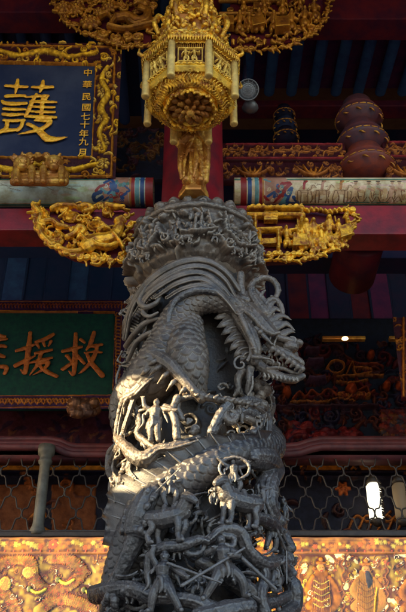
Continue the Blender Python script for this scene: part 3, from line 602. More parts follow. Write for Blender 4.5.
# cloud knobs to thicken the silhouettes
def knobs(name, z, spots, mt):
    m = MB()
    for x, y, w, r_ in spots:
        c = S(*z(x, y), r_); k = kk(c)
        for j in range(7): m.ball(c + np.array([random.uniform(-1, 1), random.uniform(-.6, .6), random.uniform(-1, 1)]) * w * k * .55, w * k * random.uniform(.28, .5), 10)
        m.tube([c + np.array([math.cos(a), -.5, math.sin(a)]) * w * k * .6 * (1 - a * .07) for a in np.linspace(0, 8, 14)], w * k * .14, 7)
    m.remesh(name, mt, column, .0036, 1)
knobs('cloud_knob', zC, [(48, 470, 6, .41), (60, 540, 6, .41), (95, 470, 6, .43), (70, 430, 5, .42), (125, 470, 5, .43), (55, 590, 5, .41), (350, 330, 7, .40), (330, 300, 5, .40)], M['stone'])
knobs('cloud_knob', zB, [(330, 170, 8, .40), (345, 250, 7, .42), (310, 240, 7, .40), (372, 320, 7, .42), (378, 365, 8, .42), (300, 320, 7, .42), (292, 400, 9, .44), (20, 365, 8, .44), (40, 395, 9, .44), (335, 60, 6, .40), (285, 80, 6, .40), (345, 330, 7, .40), (105, 400, 9, .44), (160, 405, 9, .44), (240, 410, 9, .45), (350, 405, 9, .43)], M['stone_dark'])
knobs('cloud_knob', zA, [(320, 270, 5, .38), (330, 310, 5, .38), (52, 260, 4, .38), (46, 225, 4, .38), (290, 300, 5, .4), (270, 290, 4, .38)], M['stone'])
# little carved people and beasts ------------------------------------------
def frame(c, yaw, lean=0):
    a = yaw; R = np.array(Matrix.Rotation(a, 3, 'Z') @ Matrix.Rotation(lean, 3, 'Y')); return lambda x, y, z: np.asarray(c) + R @ np.array([x, -y, z])
def person(z, fx, fy, r, hpx, pose, mt, lean=0, seed=0, hat='cone', weapon=None):
    # feet at zoom (fx,fy), height in photo px
    c = S(*z(fx, fy), r); k = kk(c); h = hpx * k * 1.12; q = random.Random(seed); yaw = math.atan2(c[0] - AX, -(c[1] - AY)) * .7; T = frame(c, yaw, lean); m = MB()
    def t(pts, w): m.tube([T(*(np.array(p) * h)) for p in pts], np.array(w) * h * 1.28, 9, 1, None, 4)
    kx = pose.get('knee', (.09, .09)); fo = pose.get('foot', (.08, .08))
    for s_, a, b in ((-1, kx[0], fo[0]), (1, kx[1], fo[1])):
        t([(s_ * .06, 0, .48), (s_ * a, .07, .27), (s_ * b, .02, .05)], [.078, .062, .045]); t([(s_ * b, 0, .04), (s_ * b * 1.15, .09, .02)], [.04, .03])
    t([(0, 0, .44), (0, 0, .56), (0, .01, .72), (0, 0, .80)], [.10, .088, .115, .06]); m.ball(T(0, .01 * h, .53 * h), (.11 * h, .10 * h, .035 * h), 12)
    for i in range(7):     # skirt panels
        a = -1.3 + i * .43; t([(.085 * math.sin(a), .07 * math.cos(a), .53), (.13 * math.sin(a), .115 * math.cos(a), .40), (.16 * math.sin(a), .12 * math.cos(a), .31)], [.035, .042, .02])
    for s_ in (-1, 1): m.ball(T(s_ * .13 * h, 0, .755 * h), .05 * h, 10)
    t([(0, 0, .78), (0, .01, .86)], [.042, .04]); m.ball(T(0, .015 * h, .895 * h), (.07 * h, .075 * h, .082 * h), 14)
    t([(0, .07, .905), (0, .086, .885)], [.012, .014]); t([(-.03, .062, .862), (.03, .062, .862)], [.009, .009])        # nose, mouth
    for s_ in (-1, 1): m.ball(T(s_ * .024 * h, .066 * h, .912 * h), .009 * h, 6); m.ball(T(s_ * .06 * h, .01 * h, .89 * h), .016 * h, 6)
    if hat == 'cone': t([(0, 0, .93), (0, 0, .97), (0, 0, 1.05)], [.068, .05, .012]); m.ball(T(0, 0, .94 * h), (.075 * h, .075 * h, .018 * h), 12)
    elif hat == 'bun': m.ball(T(0, -.01 * h, .975 * h), .035 * h, 10); m.ball(T(0, 0, .925 * h), (.062 * h, .066 * h, .05 * h), 12)
    else:
        for a in (-.5, 0, .5): t([(0, 0, .94), (.06 * math.sin(a), 0, 1.06)], [.04, .012])
    for (ex, ey, ez), (hx, hy, hz), s_ in ((pose['L'][0], pose['L'][1], -1), (pose['R'][0], pose['R'][1], 1)):
        t([(s_ * .12, 0, .75), (ex, ey, ez), (hx, hy, hz)], [.046, .042, .034]); t([(ex, ey, ez), ((ex + hx) / 2, (ey + hy) / 2, (ez + hz) / 2 - .05)], [.04, .012]); m.ball(T(hx * h, hy * h, hz * h), .038 * h, 8)
        for f in range(4): t([(hx, hy, hz), (hx + .03 * (f - 1.5), hy + .035, hz + .012)], [.012, .009])
    if weapon:
        for a, b, w in weapon: t([a, b], [w, w * .7])
    for j in range(4):     # armour lames, sash and breast disc
        zz = .56 + j * .05; t([(-.10, .05, zz), (0, .115, zz - .01), (.10, .05, zz)], [.012, .016, .012])
    m.ball(T(0, .12 * h, .69 * h), (.035 * h, .018 * h, .035 * h), 8); t([(-.05, .13, .54), (0, .15, .50), (.02, .15, .36), (-.02, .15, .28)], [.02, .028, .026, .008])
    for s_ in (-1, 1):
        for j in range(3): t([(s_ * (.12 + .03 * j), .03, .74 - .035 * j), (s_ * (.16 + .02 * j), .05, .70 - .04 * j)], [.03, .012])
        t([(s_ * .09, .09, .26), (s_ * .12, .04, .22)], [.02, .02])
    if q.random() < .7: t([(-.14, .02, .7), (-.26, .02, .62), (-.24, .02, .45), (-.34, 0, .33)], [.02, .028, .02, .008]); t([(.14, .02, .7), (.24, .02, .55), (.3, .02, .4)], [.02, .025, .006])
    return m.remesh('carved_warrior', mt, column, max(.0022, h / 95), 0, disp=.0012)
def beast(z, fx, fy, r, hpx, mt, flip=1, seed=0):
    c = S(*z(fx, fy), r); k = kk(c); h = hpx * k * 1.1; q = random.Random(seed); yaw = math.atan2(c[0] - AX, -(c[1] - AY)) * .7; T0_ = frame(c, yaw); T = lambda x, y, z_: T0_(x * flip, y, z_); m = MB()
    def t(pts, w): m.tube([T(*(np.array(p) * h)) for p in pts], np.array(w) * h * 1.12, 10, 1, None, 4)
    t([(-.42, 0, .58), (-.15, .03, .56), (.15, .05, .6), (.32, .06, .68)], [.17, .2, .2, .16])
    t([(.28, .06, .68), (.38, .12, .85), (.44, .16, .98)], [.17, .15, .12]); t([(.40, .16, .96), (.52, .24, .92), (.62, .28, .84)], [.13, .10, .07])
    for x, y in ((-.4, .07), (-.3, -.08), (.2, .14), (.32, 0)):
        e = q.uniform(-.06, .08); t([(x, y, .5), (x + .03, y + .03, .34), (x - .03 + e, y, .18), (x + .02 + e, y + .02, .03)], [.10, .07, .055, .06]); t([(x + e, y + .02, .03), (x + .09 + e, y + .06, .02)], [.055, .04])
    for i in range(9): a = q.uniform(0, 6.28); t([(.3 + .12 * math.cos(a), .12, .8 + .18 * math.sin(a)), (.3 + .2 * math.cos(a + .5), .15, .8 + .26 * math.sin(a + .5))], [.05, .02])
    for s_ in (-1, 1): t([(.42, .12 + s_ * .07, 1.02), (.38, .12 + s_ * .1, 1.14)], [.035, .015]); m.ball(T(.5 * h, (.2 + s_ * .07) * h, .97 * h), .025 * h, 8)
    t([(-.5, 0, .6), (-.62, 0, .72), (-.6, .02, .9), (-.72, 0, .98)], [.05, .06, .06, .02])
    t([(-.1, .1, .8), (-.1, .2, .62), (-.1, .18, .45)], [.06, .05, .02]); t([(.1, .1, .8), (.08, .22, .62)], [.05, .04])
    for i in range(6): t([(-.3 + i * .1, .2, .58), (-.3 + i * .1, .2, .5)], [.03, .015])
    return m.remesh('carved_beast', mt, column, max(.0025, h / 80), 0, disp=.002)
person(zC, 195, 378, .47, 43, dict(L=((-.24, .05, .82), (-.30, .05, 1.02)), R=((.26, .05, .70), (.46, .05, .66)), knee=(.05, .1), foot=(.04, .12)), M['stone'], lean=.06, seed=1, hat='bun')
person(zE, 285, 150, .44, 36, dict(L=((-.25, .1, .62), (-.2, .2, .5)), R=((.25, .1, .62), (.15, .22, .55)), knee=(.16, .16), foot=(.1, .1)), M['stone_dark'], seed=2, hat='bun', weapon=[((-.35, .2, .3), (.3, .25, .9), .018)])
beast(zE, 280, 300, .46, 40, M['stone_dark'], 1, 1)
person(zG, 148, 150, .45, 34, dict(L=((-.27, .04, .78), (-.42, .05, .92)), R=((.27, .04, .78), (.42, .05, .92)), knee=(.16, .16), foot=(.1, .1)), M['stone_dark'], seed=4, hat='cone')
beast(zG, 165, 262, .46, 40, M['stone_dark'], -1, 5)
person(zG, 130, 505, .47, 56, dict(L=((-.27, .1, .68), (-.18, .22, .72)), R=((.22, .12, .62), (.05, .22, .60)), knee=(.20, .22), foot=(.36, .26)), M['stone_dark'], lean=-.12, seed=6, hat='bun', weapon=[((-.75, .25, .18), (.3, .2, .7), .022), ((.25, .1, .6), (.75, .05, .1), .03)])
person(zE, 250, 580, .47, 52, dict(L=((-.2, .08, .9), (-.17, .1, 1.05)), R=((.28, .12, .62), (.45, .2, .5)), knee=(.14, .18), foot=(.18, .3)), M['stone_dark'], lean=.03, seed=7, hat='cone', weapon=[((.1, .15, .75), (1.0, .2, .4), .022)])
person(zG, 335, 470, .43, 34, dict(L=((-.25, .06, .66), (-.3, .1, .5)), R=((.25, .06, .66), (.2, .15, .8)), knee=(.1, .1), foot=(.1, .1)), M['stone_dark'], seed=8, hat='tri')
person(zG, 262, 225, .42, 40, dict(L=((-.2, .1, .6), (-.1, .2, .55)), R=((.2, .1, .6), (.1, .2, .5)), knee=(.1, .1), foot=(.1, .1)), M['stone_dark'], seed=9, hat='bun')
person(zG, 275, 345, .40, 38, dict(L=((-.25, .1, .85), (-.2, .2, 1.0)), R=((.25, .1, .6), (.3, .2, .5)), knee=(.15, .1), foot=(.2, .1)), M['stone_dark'], seed=10, hat='tri')
person(zA, 268, 355, .44, 26, dict(L=((-.25, .1, .65), (-.35, .1, .5)), R=((.25, .1, .6), (.3, .2, .75)), knee=(.1, .1), foot=(.1, .1)), M['stone'], seed=11, hat='bun')
person(zC, 72, 600, .42, 30, dict(L=((-.25, .1, .65), (-.35, .1, .8)), R=((.25, .1, .6), (.3, .2, .45)), knee=(.1, .1), foot=(.1, .1)), M['stone'], seed=12, hat='cone')
m = MB()                                          # ring held over the rider's head
c = S(*zG(150, 62), .47); m.tube([c + np.array([math.cos(a) * .07, 0, math.sin(a) * .055]) for a in np.linspace(.2, 6.3, 20)], [.009, .008], 8, res=1)
m.remesh('carved_ring', M['stone_dark'], column, .0035, 1)

zI = lambda x, y: (x, y)
pz_ = [dict(L=((-.25, .1, .65), (-.35, .1, .8)), R=((.25, .1, .6), (.3, .2, .45)), knee=(.1, .14), foot=(.1, .16)), dict(L=((-.25, .1, .6), (-.2, .2, .75)), R=((.27, .1, .8), (.35, .1, .95)), knee=(.16, .1), foot=(.2, .1)), dict(L=((-.2, .1, .6), (-.1, .2, .55)), R=((.2, .1, .6), (.1, .2, .5)), knee=(.16, .16), foot=(.1, .1))]
for i, (x, y, h_) in enumerate(((178, 236, 19), (190, 238, 17), (201, 236, 19), (150, 250, 20), (141, 258, 18), (232, 246, 20), (243, 254, 18), (215, 243, 14), (166, 244, 14), (130, 268, 16), (253, 265, 16))):
    person(zI, x, y, .388, h_ * 1.1, pz_[i % 3], M['stone'], lean=.1 * math.sin(i), seed=30 + i, hat=('cone', 'bun', 'tri')[i % 3])
beast(zI, 186, 244, .385, 13, M['stone'], 1, 3); beast(zI, 236, 256, .38, 13, M['stone'], -1, 4); beast(zI, 145, 262, .38, 13, M['stone'], 1, 6)
for i, (x, y, h_, mt) in enumerate(((262, 520, 26, 'stone_dark'), (213, 505, 20, 'stone_dark'), (140, 470, 18, 'stone'), (276, 590, 30, 'stone_dark'), (196, 600, 26, 'stone_dark'), (122, 455, 16, 'stone'), (228, 425, 18, 'stone'), (258, 428, 16, 'stone'), (285, 520, 20, 'stone_dark'), (178, 560, 18, 'stone_dark'), (130, 604, 22, 'stone_dark'))):
    person(zI, x, y, .44, h_, pz_[(i + 1) % 3], M[mt], lean=.15 * math.sin(i * 2), seed=60 + i, hat=('cone', 'bun', 'tri')[i % 3], weapon=[((.3, .15, .2), (.35, .2, 1.1), .02)] if i % 2 else None)
# ================================================================== GILDED CORBELS
def corbel(px0, py0, px1, py1, Y, outline, draw, label, depth=.9):
    cv = Cv3(px0, py0, px1, py1, Y, .02); op = [cv.pt(*p) for p in outline]
    cv.draw_outline = op; draw(cv); 
    us = [c for c in op]; ctr = np.mean(np.array(op), 0); n = len(op); ins_ = [tuple(ctr + (np.array(c) - ctr) * .86) for c in op]
    o = empty('gilded_corbel', (float(ctr[0]), Y, float(min(c[1] for c in op))), label, 'carved corbel', 'gilded corbels beside the column'); bm_ = cv.m; cv.m = MB()
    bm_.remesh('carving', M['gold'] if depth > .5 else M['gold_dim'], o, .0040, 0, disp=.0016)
    cv.m.add([(u, Y - .004, v) for u, v in ins_] + [(u, Y + .04, v) for u, v in ins_], [tuple(range(n)), tuple(range(2 * n - 1, n - 1, -1))] + [(i, n + i, n + (i + 1) % n, (i + 1) % n) for i in range(n)]); cv.m.build('backboard', M['darkred'], o, False)
    return o
def rimchain(cv, pts, k, h=.06, seed=1):
    q = random.Random(seed); pp, _ = spl(np.array(pts), np.zeros(len(pts)), 7); d = np.r_[0, np.cumsum(np.hypot(*np.diff(pp, axis=0).T))]; n = int(d[-1] / (5.2 * k))
    for i in range(n):
        t = (i + .5) / n * d[-1]; c = (np.interp(t, d, pp[:, 0]), np.interp(t, d, pp[:, 1])); c2 = (np.interp(t + .02, d, pp[:, 0]), np.interp(t + .02, d, pp[:, 1])); a = math.atan2(c2[1] - c[1], c2[0] - c[0])
        if q.random() < .5: cv.spiral(c, q.uniform(2.2, 3.2) * k, 1.1 * k, h * q.uniform(.7, 1.2), GOLD, 1.3, q.uniform(0, 6), q.choice((-1, 1)))
        cv.leaf(c, 7.5 * k, a + q.uniform(-.35, .35), q.uniform(1.3, 2.0) * k, h * q.uniform(.6, 1), GOLD, 0, q.choice((-.7, .7)))
def inside(poly):
    def f(c):
        x, y = c; r_ = False; n = len(poly)
        for i in range(n):
            x0, y0 = poly[i]; x1, y1 = poly[(i + 1) % n]
            if (y0 > y) != (y1 > y) and x < (x1 - x0) * (y - y0) / (y1 - y0) + x0: r_ = not r_
        return r_
    return f
G = [GOLD, GOLD, (.92, .58, .10, .75), GOLDD]
def dcl(cv):        # lower left: swirls, shells and a leaping animal
    p = cv.pt; k = cv.k; z = lambda x, y: p(x / 3.0, 195 + y / 3.0); q = random.Random(3)
    ins = inside(cv.draw_outline)
    rim = [(104, 45), (106, 80), (112, 110), (126, 135), (145, 155), (172, 175), (200, 190), (240, 202), (280, 208), (330, 212), (395, 212)]
    for i in range(len(rim) - 1):
        for f in (0, .5):
            x = rim[i][0] * (1 - f) + rim[i + 1][0] * f; y = rim[i][1] * (1 - f) + rim[i + 1][1] * f; cv.spiral(z(x + 4, y - 4), q.uniform(3, 4.2) * k, 1.5 * k, q.uniform(.04, .08), GOLD, 1.3, q.uniform(0, 6), q.choice((-1, 1)))
            cv.leaf(z(x + 8, y - 4), 7 * k, q.uniform(-.4, 1.2), 1.8 * k, .05, GOLD)
    cv.fill_scroll(190, .014, .030, .055, [GOLDD], ins, 5)
    for x, y, r_ in ((215, 70, 30), (285, 98, 28), (172, 132, 30), (135, 60, 18), (325, 60, 20), (212, 165, 18)): cv.shell(z(x, y), r_ / 3 * k, .085, GOLD)
    for pts in ([(110, 50), (125, 75), (118, 100), (135, 105)], [(160, 55), (175, 48), (200, 45), (230, 46)], [(240, 50), (262, 46), (280, 55), (260, 62)], [(120, 110), (130, 135), (150, 155)], [(130, 95), (160, 92), (180, 105), (205, 110)], [(205, 140), (225, 130), (240, 110), (255, 118), (245, 135), (260, 150)], [(185, 175), (215, 185), (250, 178), (240, 160)], [(330, 45), (350, 50), (372, 48)]):
        cv.stroke([z(*a) for a in pts], [3.2 * k, 3.6 * k, 2.4 * k], .07, GOLD)
    for pts, w in (([(268, 170), (290, 155), (320, 150), (345, 140), (358, 118), (362, 100)], [9, 8, 7, 6, 5]), ([(285, 165), (300, 172), (330, 175), (350, 168)], [4, 3, 3]), ([(345, 140), (362, 160), (372, 178)], [3, 2]), ([(270, 165), (255, 150), (245, 140), (238, 150)], [3.5, 2]), ([(355, 100), (370, 90), (378, 96)], [4, 2]), ([(300, 130), (315, 120), (330, 122)], [3, 2])):
        cv.stroke([z(*a) for a in pts], np.array(w) * k, .10, (.95, .6, .12, .75))
corbel(32, 205, 132, 268, 4.0, [(34, 208), (38, 235), (52, 250), (72, 260), (100, 267), (132, 267), (132, 208)], dcl, 'gilded corbel with shell swirls and a leaping animal, left of the carved capital')
def dcr(cv):        # lower right: pavilion and warriors
    p = cv.pt; k = cv.k; z = lambda x, y: p(250 + x / 2.6, 130 + y / 2.6); ins = inside(cv.draw_outline)
    LG = (.92, .60, .10, .75)
    rimchain(cv, [z(0, 345), z(90, 348), z(160, 340), z(215, 318), z(255, 290), z(270, 250)], k, .06, 1); cv.fill_scroll(170, .014, .024, .05, G, lambda c: ins(c) and c[1] < z(0, 310)[1] + (c[0] - z(120, 0)[0]) * .25, 6)
    for y, w in ((218, 3), (236, 4)): cv.stroke([z(-5, y), z(135, y)], w * k * .8, .075, LG, smooth=False)
    for i in range(9): cv.spiral(z(5 + i * 16, 212), 2.6 * k, 1.3 * k, .07, LG, 1.2, i)
    for x, y0, y1 in ((12, 240, 330), (72, 270, 320), (24, 280, 320), (132, 225, 300)): cv.stroke([z(x, y0), z(x, y1)], 2.2 * k, .07, LG, smooth=False)
    cv.stroke([z(15, 275), z(78, 272)], 2.6 * k, .075, LG, smooth=False); cv.poly([z(35, 228), z(70, 228), z(70, 250), z(35, 250)], .06, LG); cv.poly([z(30, 296), z(68, 294), z(70, 308), z(30, 310)], .05, LG)
    cv.stroke([z(95, 275), z(130, 268)], 2 * k, .06, GOLD)
    for i, (x, y, h) in enumerate(((95, 312, 58), (150, 318, 95), (168, 310, 85), (205, 305, 90), (228, 300, 65), (122, 318, 50), (185, 316, 60))): cv.fig(z(x, y), h / 2.6 * k * .9, .09, LG if i % 2 else GOLD, GOLD, seed=20 + i)
    cv.poly([z(110, 285), z(145, 290), z(150, 318), z(108, 320)], .07, LG); cv.poly([z(228, 270), z(258, 262), z(262, 290), z(232, 300)], .075, LG)
    for i in range(10):
        cv.leaf(z(140 + i * 12, 222 - 3 * math.sin(i)), 5 * k, math.pi / 2 - 1.1, 2.4 * k, .07, LG, curl=-.9)
    rimchain(cv, [z(205, 222), z(232, 215), z(255, 214), z(268, 228), z(270, 250)], k, .07, 2); cv.leaf(z(240, 240), 12 * k, .6, 3 * k, .07, LG); cv.leaf(z(250, 255), 10 * k, 1.2, 3 * k, .07, LG)
    for i in range(14): cv.spiral(z(15 + i * 16, 332 - max(0, i - 8) * 5), 2.8 * k, 1.4 * k, .06, GOLDD, 1.2, i * 2)
corbel(248, 205, 360, 268, 4.0, [(250, 208), (250, 266), (300, 264), (335, 252), (352, 235), (356, 210)], dcr, 'gilded corbel with a pavilion and small warriors, right of the carved capital')
def dul(cv):        # upper left: peony flowers and prowling beast
    p = cv.pt; k = cv.k; z = lambda x, y: p(50 + x / 3.87, y / 3.87); ins = inside(cv.draw_outline)
    rimchain(cv, [z(15, -20), z(25, 50), z(80, 108), z(160, 150), z(240, 180), z(320, 192), z(410, 190)], k, .05, 3)
    cv.fill_scroll(260, .02, .040, .045, [GOLDD, GOLDD, GOLD, (.3, .12, .03, .3)], ins, 8)
    cv.flower(z(160, 105), 10 * k, 8, .10, GOLD); cv.flower(z(55, 40), 8 * k, 7, .08, GOLDD); cv.flower(z(105, 50), 7 * k, 7, .08, GOLD); cv.flower(z(230, 40), 8 * k, 7, .07, GOLD); cv.flower(z(190, 60), 6 * k, 7, .07, GOLDD); cv.flower(z(120, 12), 6 * k, 6, .07, GOLD)
    for pts, w in (([(262, 95), (300, 92), (340, 110), (372, 100), (380, 70), (355, 58)], [5, 6, 5.5, 4, 4]), ([(255, 100), (240, 125), (250, 135)], [3, 2.4]), ([(310, 112), (330, 125), (352, 118)], [3, 2.4]), ([(230, 130), (290, 142), (350, 130), (395, 120)], [2.2, 2]), ([(370, 50), (345, 40), (330, 45)], [3, 1.5]), ([(200, 90), (225, 80), (240, 95)], [3, 1.5])):
        cv.stroke([z(*a) for a in pts], np.array(w) * k, .10, (.95, .62, .12, .75))
    for x, y in ((300, 160), (260, 165), (340, 165), (210, 150)): cv.spiral(z(x, y), 5 * k, 2 * k, .06, GOLDD, 1.4, x)
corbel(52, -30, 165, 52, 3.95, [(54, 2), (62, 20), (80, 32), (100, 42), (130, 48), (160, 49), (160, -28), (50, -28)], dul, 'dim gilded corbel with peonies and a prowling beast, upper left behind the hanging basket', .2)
def dur(cv):
    p = cv.pt; k = cv.k; z = lambda x, y: p(220 + x / 3.38, y / 3.38); ins = inside(cv.draw_outline); LG = (.85, .5, .07, .75)
    rimchain(cv, [z(0, 178), z(150, 178), z(230, 165), z(300, 130), z(350, 80), z(366, 20), z(368, -60)], k, .05, 4); cv.fill_scroll(150, .018, .04, .04, [GOLDD, GOLDD, (.3, .10, .02, .3)], ins, 12)
    for i, (x, y, h) in enumerate(((65, 120, 75), (130, 118, 85), (100, 118, 60), (180, 120, 75), (240, 118, 80), (285, 105, 75), (320, 80, 70), (150, 60, 60), (210, 60, 60), (80, 50, 60), (270, 50, 55))): cv.fig(z(x, y), h / 3.38 * k, .09, LG if y > 90 else GOLDD, GOLD, seed=60 + i)
    cv.poly([z(10, 92), z(45, 92), z(45, 120), z(10, 120)], .10, (.95, .62, .12, .6)); cv.poly([z(182, 100), z(230, 96), z(232, 128), z(184, 132)], .11, (.95, .65, .08, .5)); cv.poly([z(105, 95), z(145, 85), z(150, 112), z(108, 122)], .09, LG)
    for i in range(3): cv.stroke([z(194 + i * 12, 108), z(192 + i * 12, 122)], 1.0 * k, .004, (.1, .04, .01, 0), base=.11, smooth=False)
    cv.poly([z(112, 28), z(155, 26), z(155, 50), z(112, 50)], .05, GOLDD)
    for y in (15, 60): cv.stroke([z(0, y), z(220, y)], 2 * k, .05, GOLDD, smooth=False)
    for i in range(18): cv.leaf(z(10 + i * 18, 150 - max(0, i - 11) * 10), 6 * k, 2.2 + i, 2.2 * k, .06, GOLDD)
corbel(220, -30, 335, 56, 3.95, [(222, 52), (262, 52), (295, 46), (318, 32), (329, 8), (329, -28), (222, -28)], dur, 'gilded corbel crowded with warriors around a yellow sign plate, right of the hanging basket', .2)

# ================================================================== HANGING BASKET
BX = (191 - 203) / F * 4.95; BY = 3.30
basket = empty('hanging_basket', (BX, BY, 5.0), 'pale gold octagonal flower basket pendant with hanging rods, above the column', 'hanging ornament')
def octm(prof, name, mt=None, ph=math.pi / 8):
    m = MB(); m.lathe(prof, (BX, BY, 0), 8, ph0=ph); return m.build(name, mt or M['gold'], basket, smooth=False)
octm([(.09, 5.10), (.125, 5.075), (.14, 5.062), (.152, 5.075), (.165, 5.07), (.185, 5.10), (.20, 5.095), (.222, 5.122), (.24, 5.118), (.262, 5.138), (.262, 5.15), (.25, 5.155), (.245, 5.17)], 'basket_bottom')
octm([(.235, 5.13), (.238, 5.40), (.2, 5.41)], 'core', M['brown_gold'])
octm([(.25, 5.335), (.285, 5.345), (.30, 5.36), (.29, 5.38), (.26, 5.385), (.20, 5.47), (.19, 5.50), (.20, 5.52), (.15, 5.54)], 'canopy')
octm([(.14, 5.5), (.17, 5.62), (.20, 5.66), (.15, 5.75), (.12, 5.95), (.04, 6.05)], 'crown_core', M['brown_gold'])
m = MB()                                          # lotus on the underside
for ring, (r_, n_, zz, w) in enumerate(((.095, 12, 5.075, .03), (.065, 9, 5.055, .026), (.036, 6, 5.04, .02))):
    for i in range(n_):
        a = 2 * math.pi * (i + .5 * ring) / n_; c = np.array([BX + r_ * math.cos(a), BY + r_ * math.sin(a), zz]); m.ball(c, (w * 1.1, w * .7, w * .55), 10, Matrix.Rotation(a, 3, 'Z') @ Matrix.Rotation(.4, 3, 'Y'))
m.ball((BX, BY, 5.03), (.025, .025, .02), 10); m.lathe([(.02, 5.13), (.10, 5.125), (.10, 5.10), (.08, 5.085), (.05, 5.08), (.01, 5.08)], (BX, BY, 0), 24)
m.remesh('lotus', M['brown_gold'], basket, .003, 1)
m = MB()                                          # scalloped ring of brackets round the lotus
for i in range(72):
    a = 2 * math.pi * i / 72; rr_ = .146 * math.cos(math.pi / 8) / math.cos((a % (math.pi / 4)) - math.pi / 8); c = np.array([BX + rr_ * math.cos(a), BY + rr_ * math.sin(a), 5.056 + .008 * math.sin(a * 24)]); m.ball(c, (.010, .010, .016), 8)
for i in range(64):
    a = 2 * math.pi * i / 64; rr_ = .236 * math.cos(math.pi / 8) / math.cos((a % (math.pi / 4)) - math.pi / 8); m.ball((BX + rr_ * math.cos(a), BY + rr_ * math.sin(a), 5.118), .007, 6)
    k8 = math.cos(math.pi / 8) / math.cos((a % (math.pi / 4)) - math.pi / 8); m.tube([(BX + r8 * k8 * math.cos(a + d8), BY + r8 * k8 * math.sin(a + d8), z8) for r8, d8, z8 in ((.172, 0, 5.072), (.185, .05, 5.078), (.198, 0, 5.092), (.212, -.04, 5.10), (.222, .02, 5.115))], [.006, .007, .004], 6)
m.remesh('bottom_beading', M['gold'], basket, .003, 1)
q = random.Random(11)
Rf = .262 * math.cos(math.pi / 8)
for i in range(8):                                # panels with little figures
    a = -math.pi / 2 + i * math.pi / 4; nx, ny = math.cos(a), math.sin(a); tx, ty = -ny, nx; w = .262 * math.sin(math.pi / 8)
    cv = Cv.free(-w, w, 5.14, 5.345, .0025); cv.base(.002, (.07, .018, .01, 0)); LG = (1.0, .66, .14, .5)
    for aa, bb in (((-w, 5.15), (w, 5.15)), ((-w, 5.335), (w, 5.335))): cv.stroke([aa, bb], .008, .016, GOLD, smooth=False)
    for s_ in (-1, 1):
        cv.stroke([(s_ * w * .93, 5.14), (s_ * w * .93, 5.34)], .009, .02, GOLD, smooth=False); cv.stroke([(s_ * w * .66, 5.175), (s_ * w * .66, 5.275)], .004, .02, LG, smooth=False)
        cv.fill_scroll(8, .006, .012, .014, G, lambda c, s_=s_: abs(c[0] - s_ * w * .8) < .012 and 5.15 < c[1] < 5.33, i * 2 + s_)
    cv.stroke([(-w * .66, 5.172), (w * .66, 5.172)], .004, .022, LG, smooth=False); cv.stroke([(-w * .66, 5.278), (w * .66, 5.278)], .004, .022, LG, smooth=False)
    cv.fig((-.024, 5.178), .085, .036, LG, seed=i * 5 + 100); cv.fig((.024, 5.178), .085, .036, LG, seed=i * 5 + 101); cv.fill_scroll(10, .004, .009, .012, [GOLD], lambda c: abs(c[0]) < .06 and c[1] > 5.25, i); 
    for j in range(16): cv.stroke([(-w * .85 + j * w * 1.7 / 15, 5.29), (-w * .85 + j * w * 1.7 / 15, 5.325)], .0032, .012, (.6, .3, .04, .6), smooth=False)
    fm = lambda u, v, h, nx=nx, ny=ny, tx=tx, ty=ty: (BX + nx * (Rf - .012 + h + (v - 5.14) * .02) + tx * u, BY + ny * (Rf - .012 + h + (v - 5.14) * .02) + ty * u, v)
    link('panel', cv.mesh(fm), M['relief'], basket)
    # rod at each corner
    a2 = a + math.pi / 8; rx, ry = BX + .268 * math.cos(a2), BY + .268 * math.sin(a2); m = MB(); t_ = q.uniform(-.006, .006)
    m.lathe([(.012, 5.045), (.021, 5.047), (.0235, 5.055), (.0215, 5.07), (.0215, 5.19), (.0235, 5.20), (.021, 5.22), (.020, 5.33), (.01, 5.345)], (rx, ry, 0), 16, amp=lambda a_, z: 1 + .03 * math.sin(a_ * 3 + z * 90))
    m.build('rod', M['gold_pale'], basket)
m = MB()
for i in range(8):
    a0, a1 = -math.pi / 2 + (i - .5) * math.pi / 4, -math.pi / 2 + (i + .5) * math.pi / 4
    e0 = np.array([BX + .296 * math.cos(a0), BY + .296 * math.sin(a0), 5.352]); e1 = np.array([BX + .296 * math.cos(a1), BY + .296 * math.sin(a1), 5.352]); nn = np.array([math.cos((a0 + a1) / 2), math.sin((a0 + a1) / 2), 0])
    for j in range(15):
        c = e0 + (e1 - e0) * (j + .5) / 15; m.ball(c + nn * .002, (.009, .009, .014 if j % 2 else .020), 8); m.tube([c + [0, 0, -.01], c + [0, 0, -.026 - .01 * (j % 2)]], [.006, .003], 6)
    for zz, r_ in ((5.155, .262), (5.325, .262)):
        f0 = np.array([BX + r_ * math.cos(a0), BY + r_ * math.sin(a0), zz]); f1 = np.array([BX + r_ * math.cos(a1), BY + r_ * math.sin(a1), zz])
        for j in range(12): c = f0 + (f1 - f0) * (j + .5) / 12 + nn * .006; s_ = -1 if j % 2 else 1; m.tube([c + np.array([math.cos(t * s_ - a0), 0, math.sin(t)]) * .010 * (1 - t * .1) for t in np.linspace(0, 5, 8)], [.004, .005, .003], 6, res=1)
m.remesh('fringe', M['gold'], basket, .003, 0, disp=.001)
m = MB()                                          # scrollwork along the canopy edge, and the crowd above it
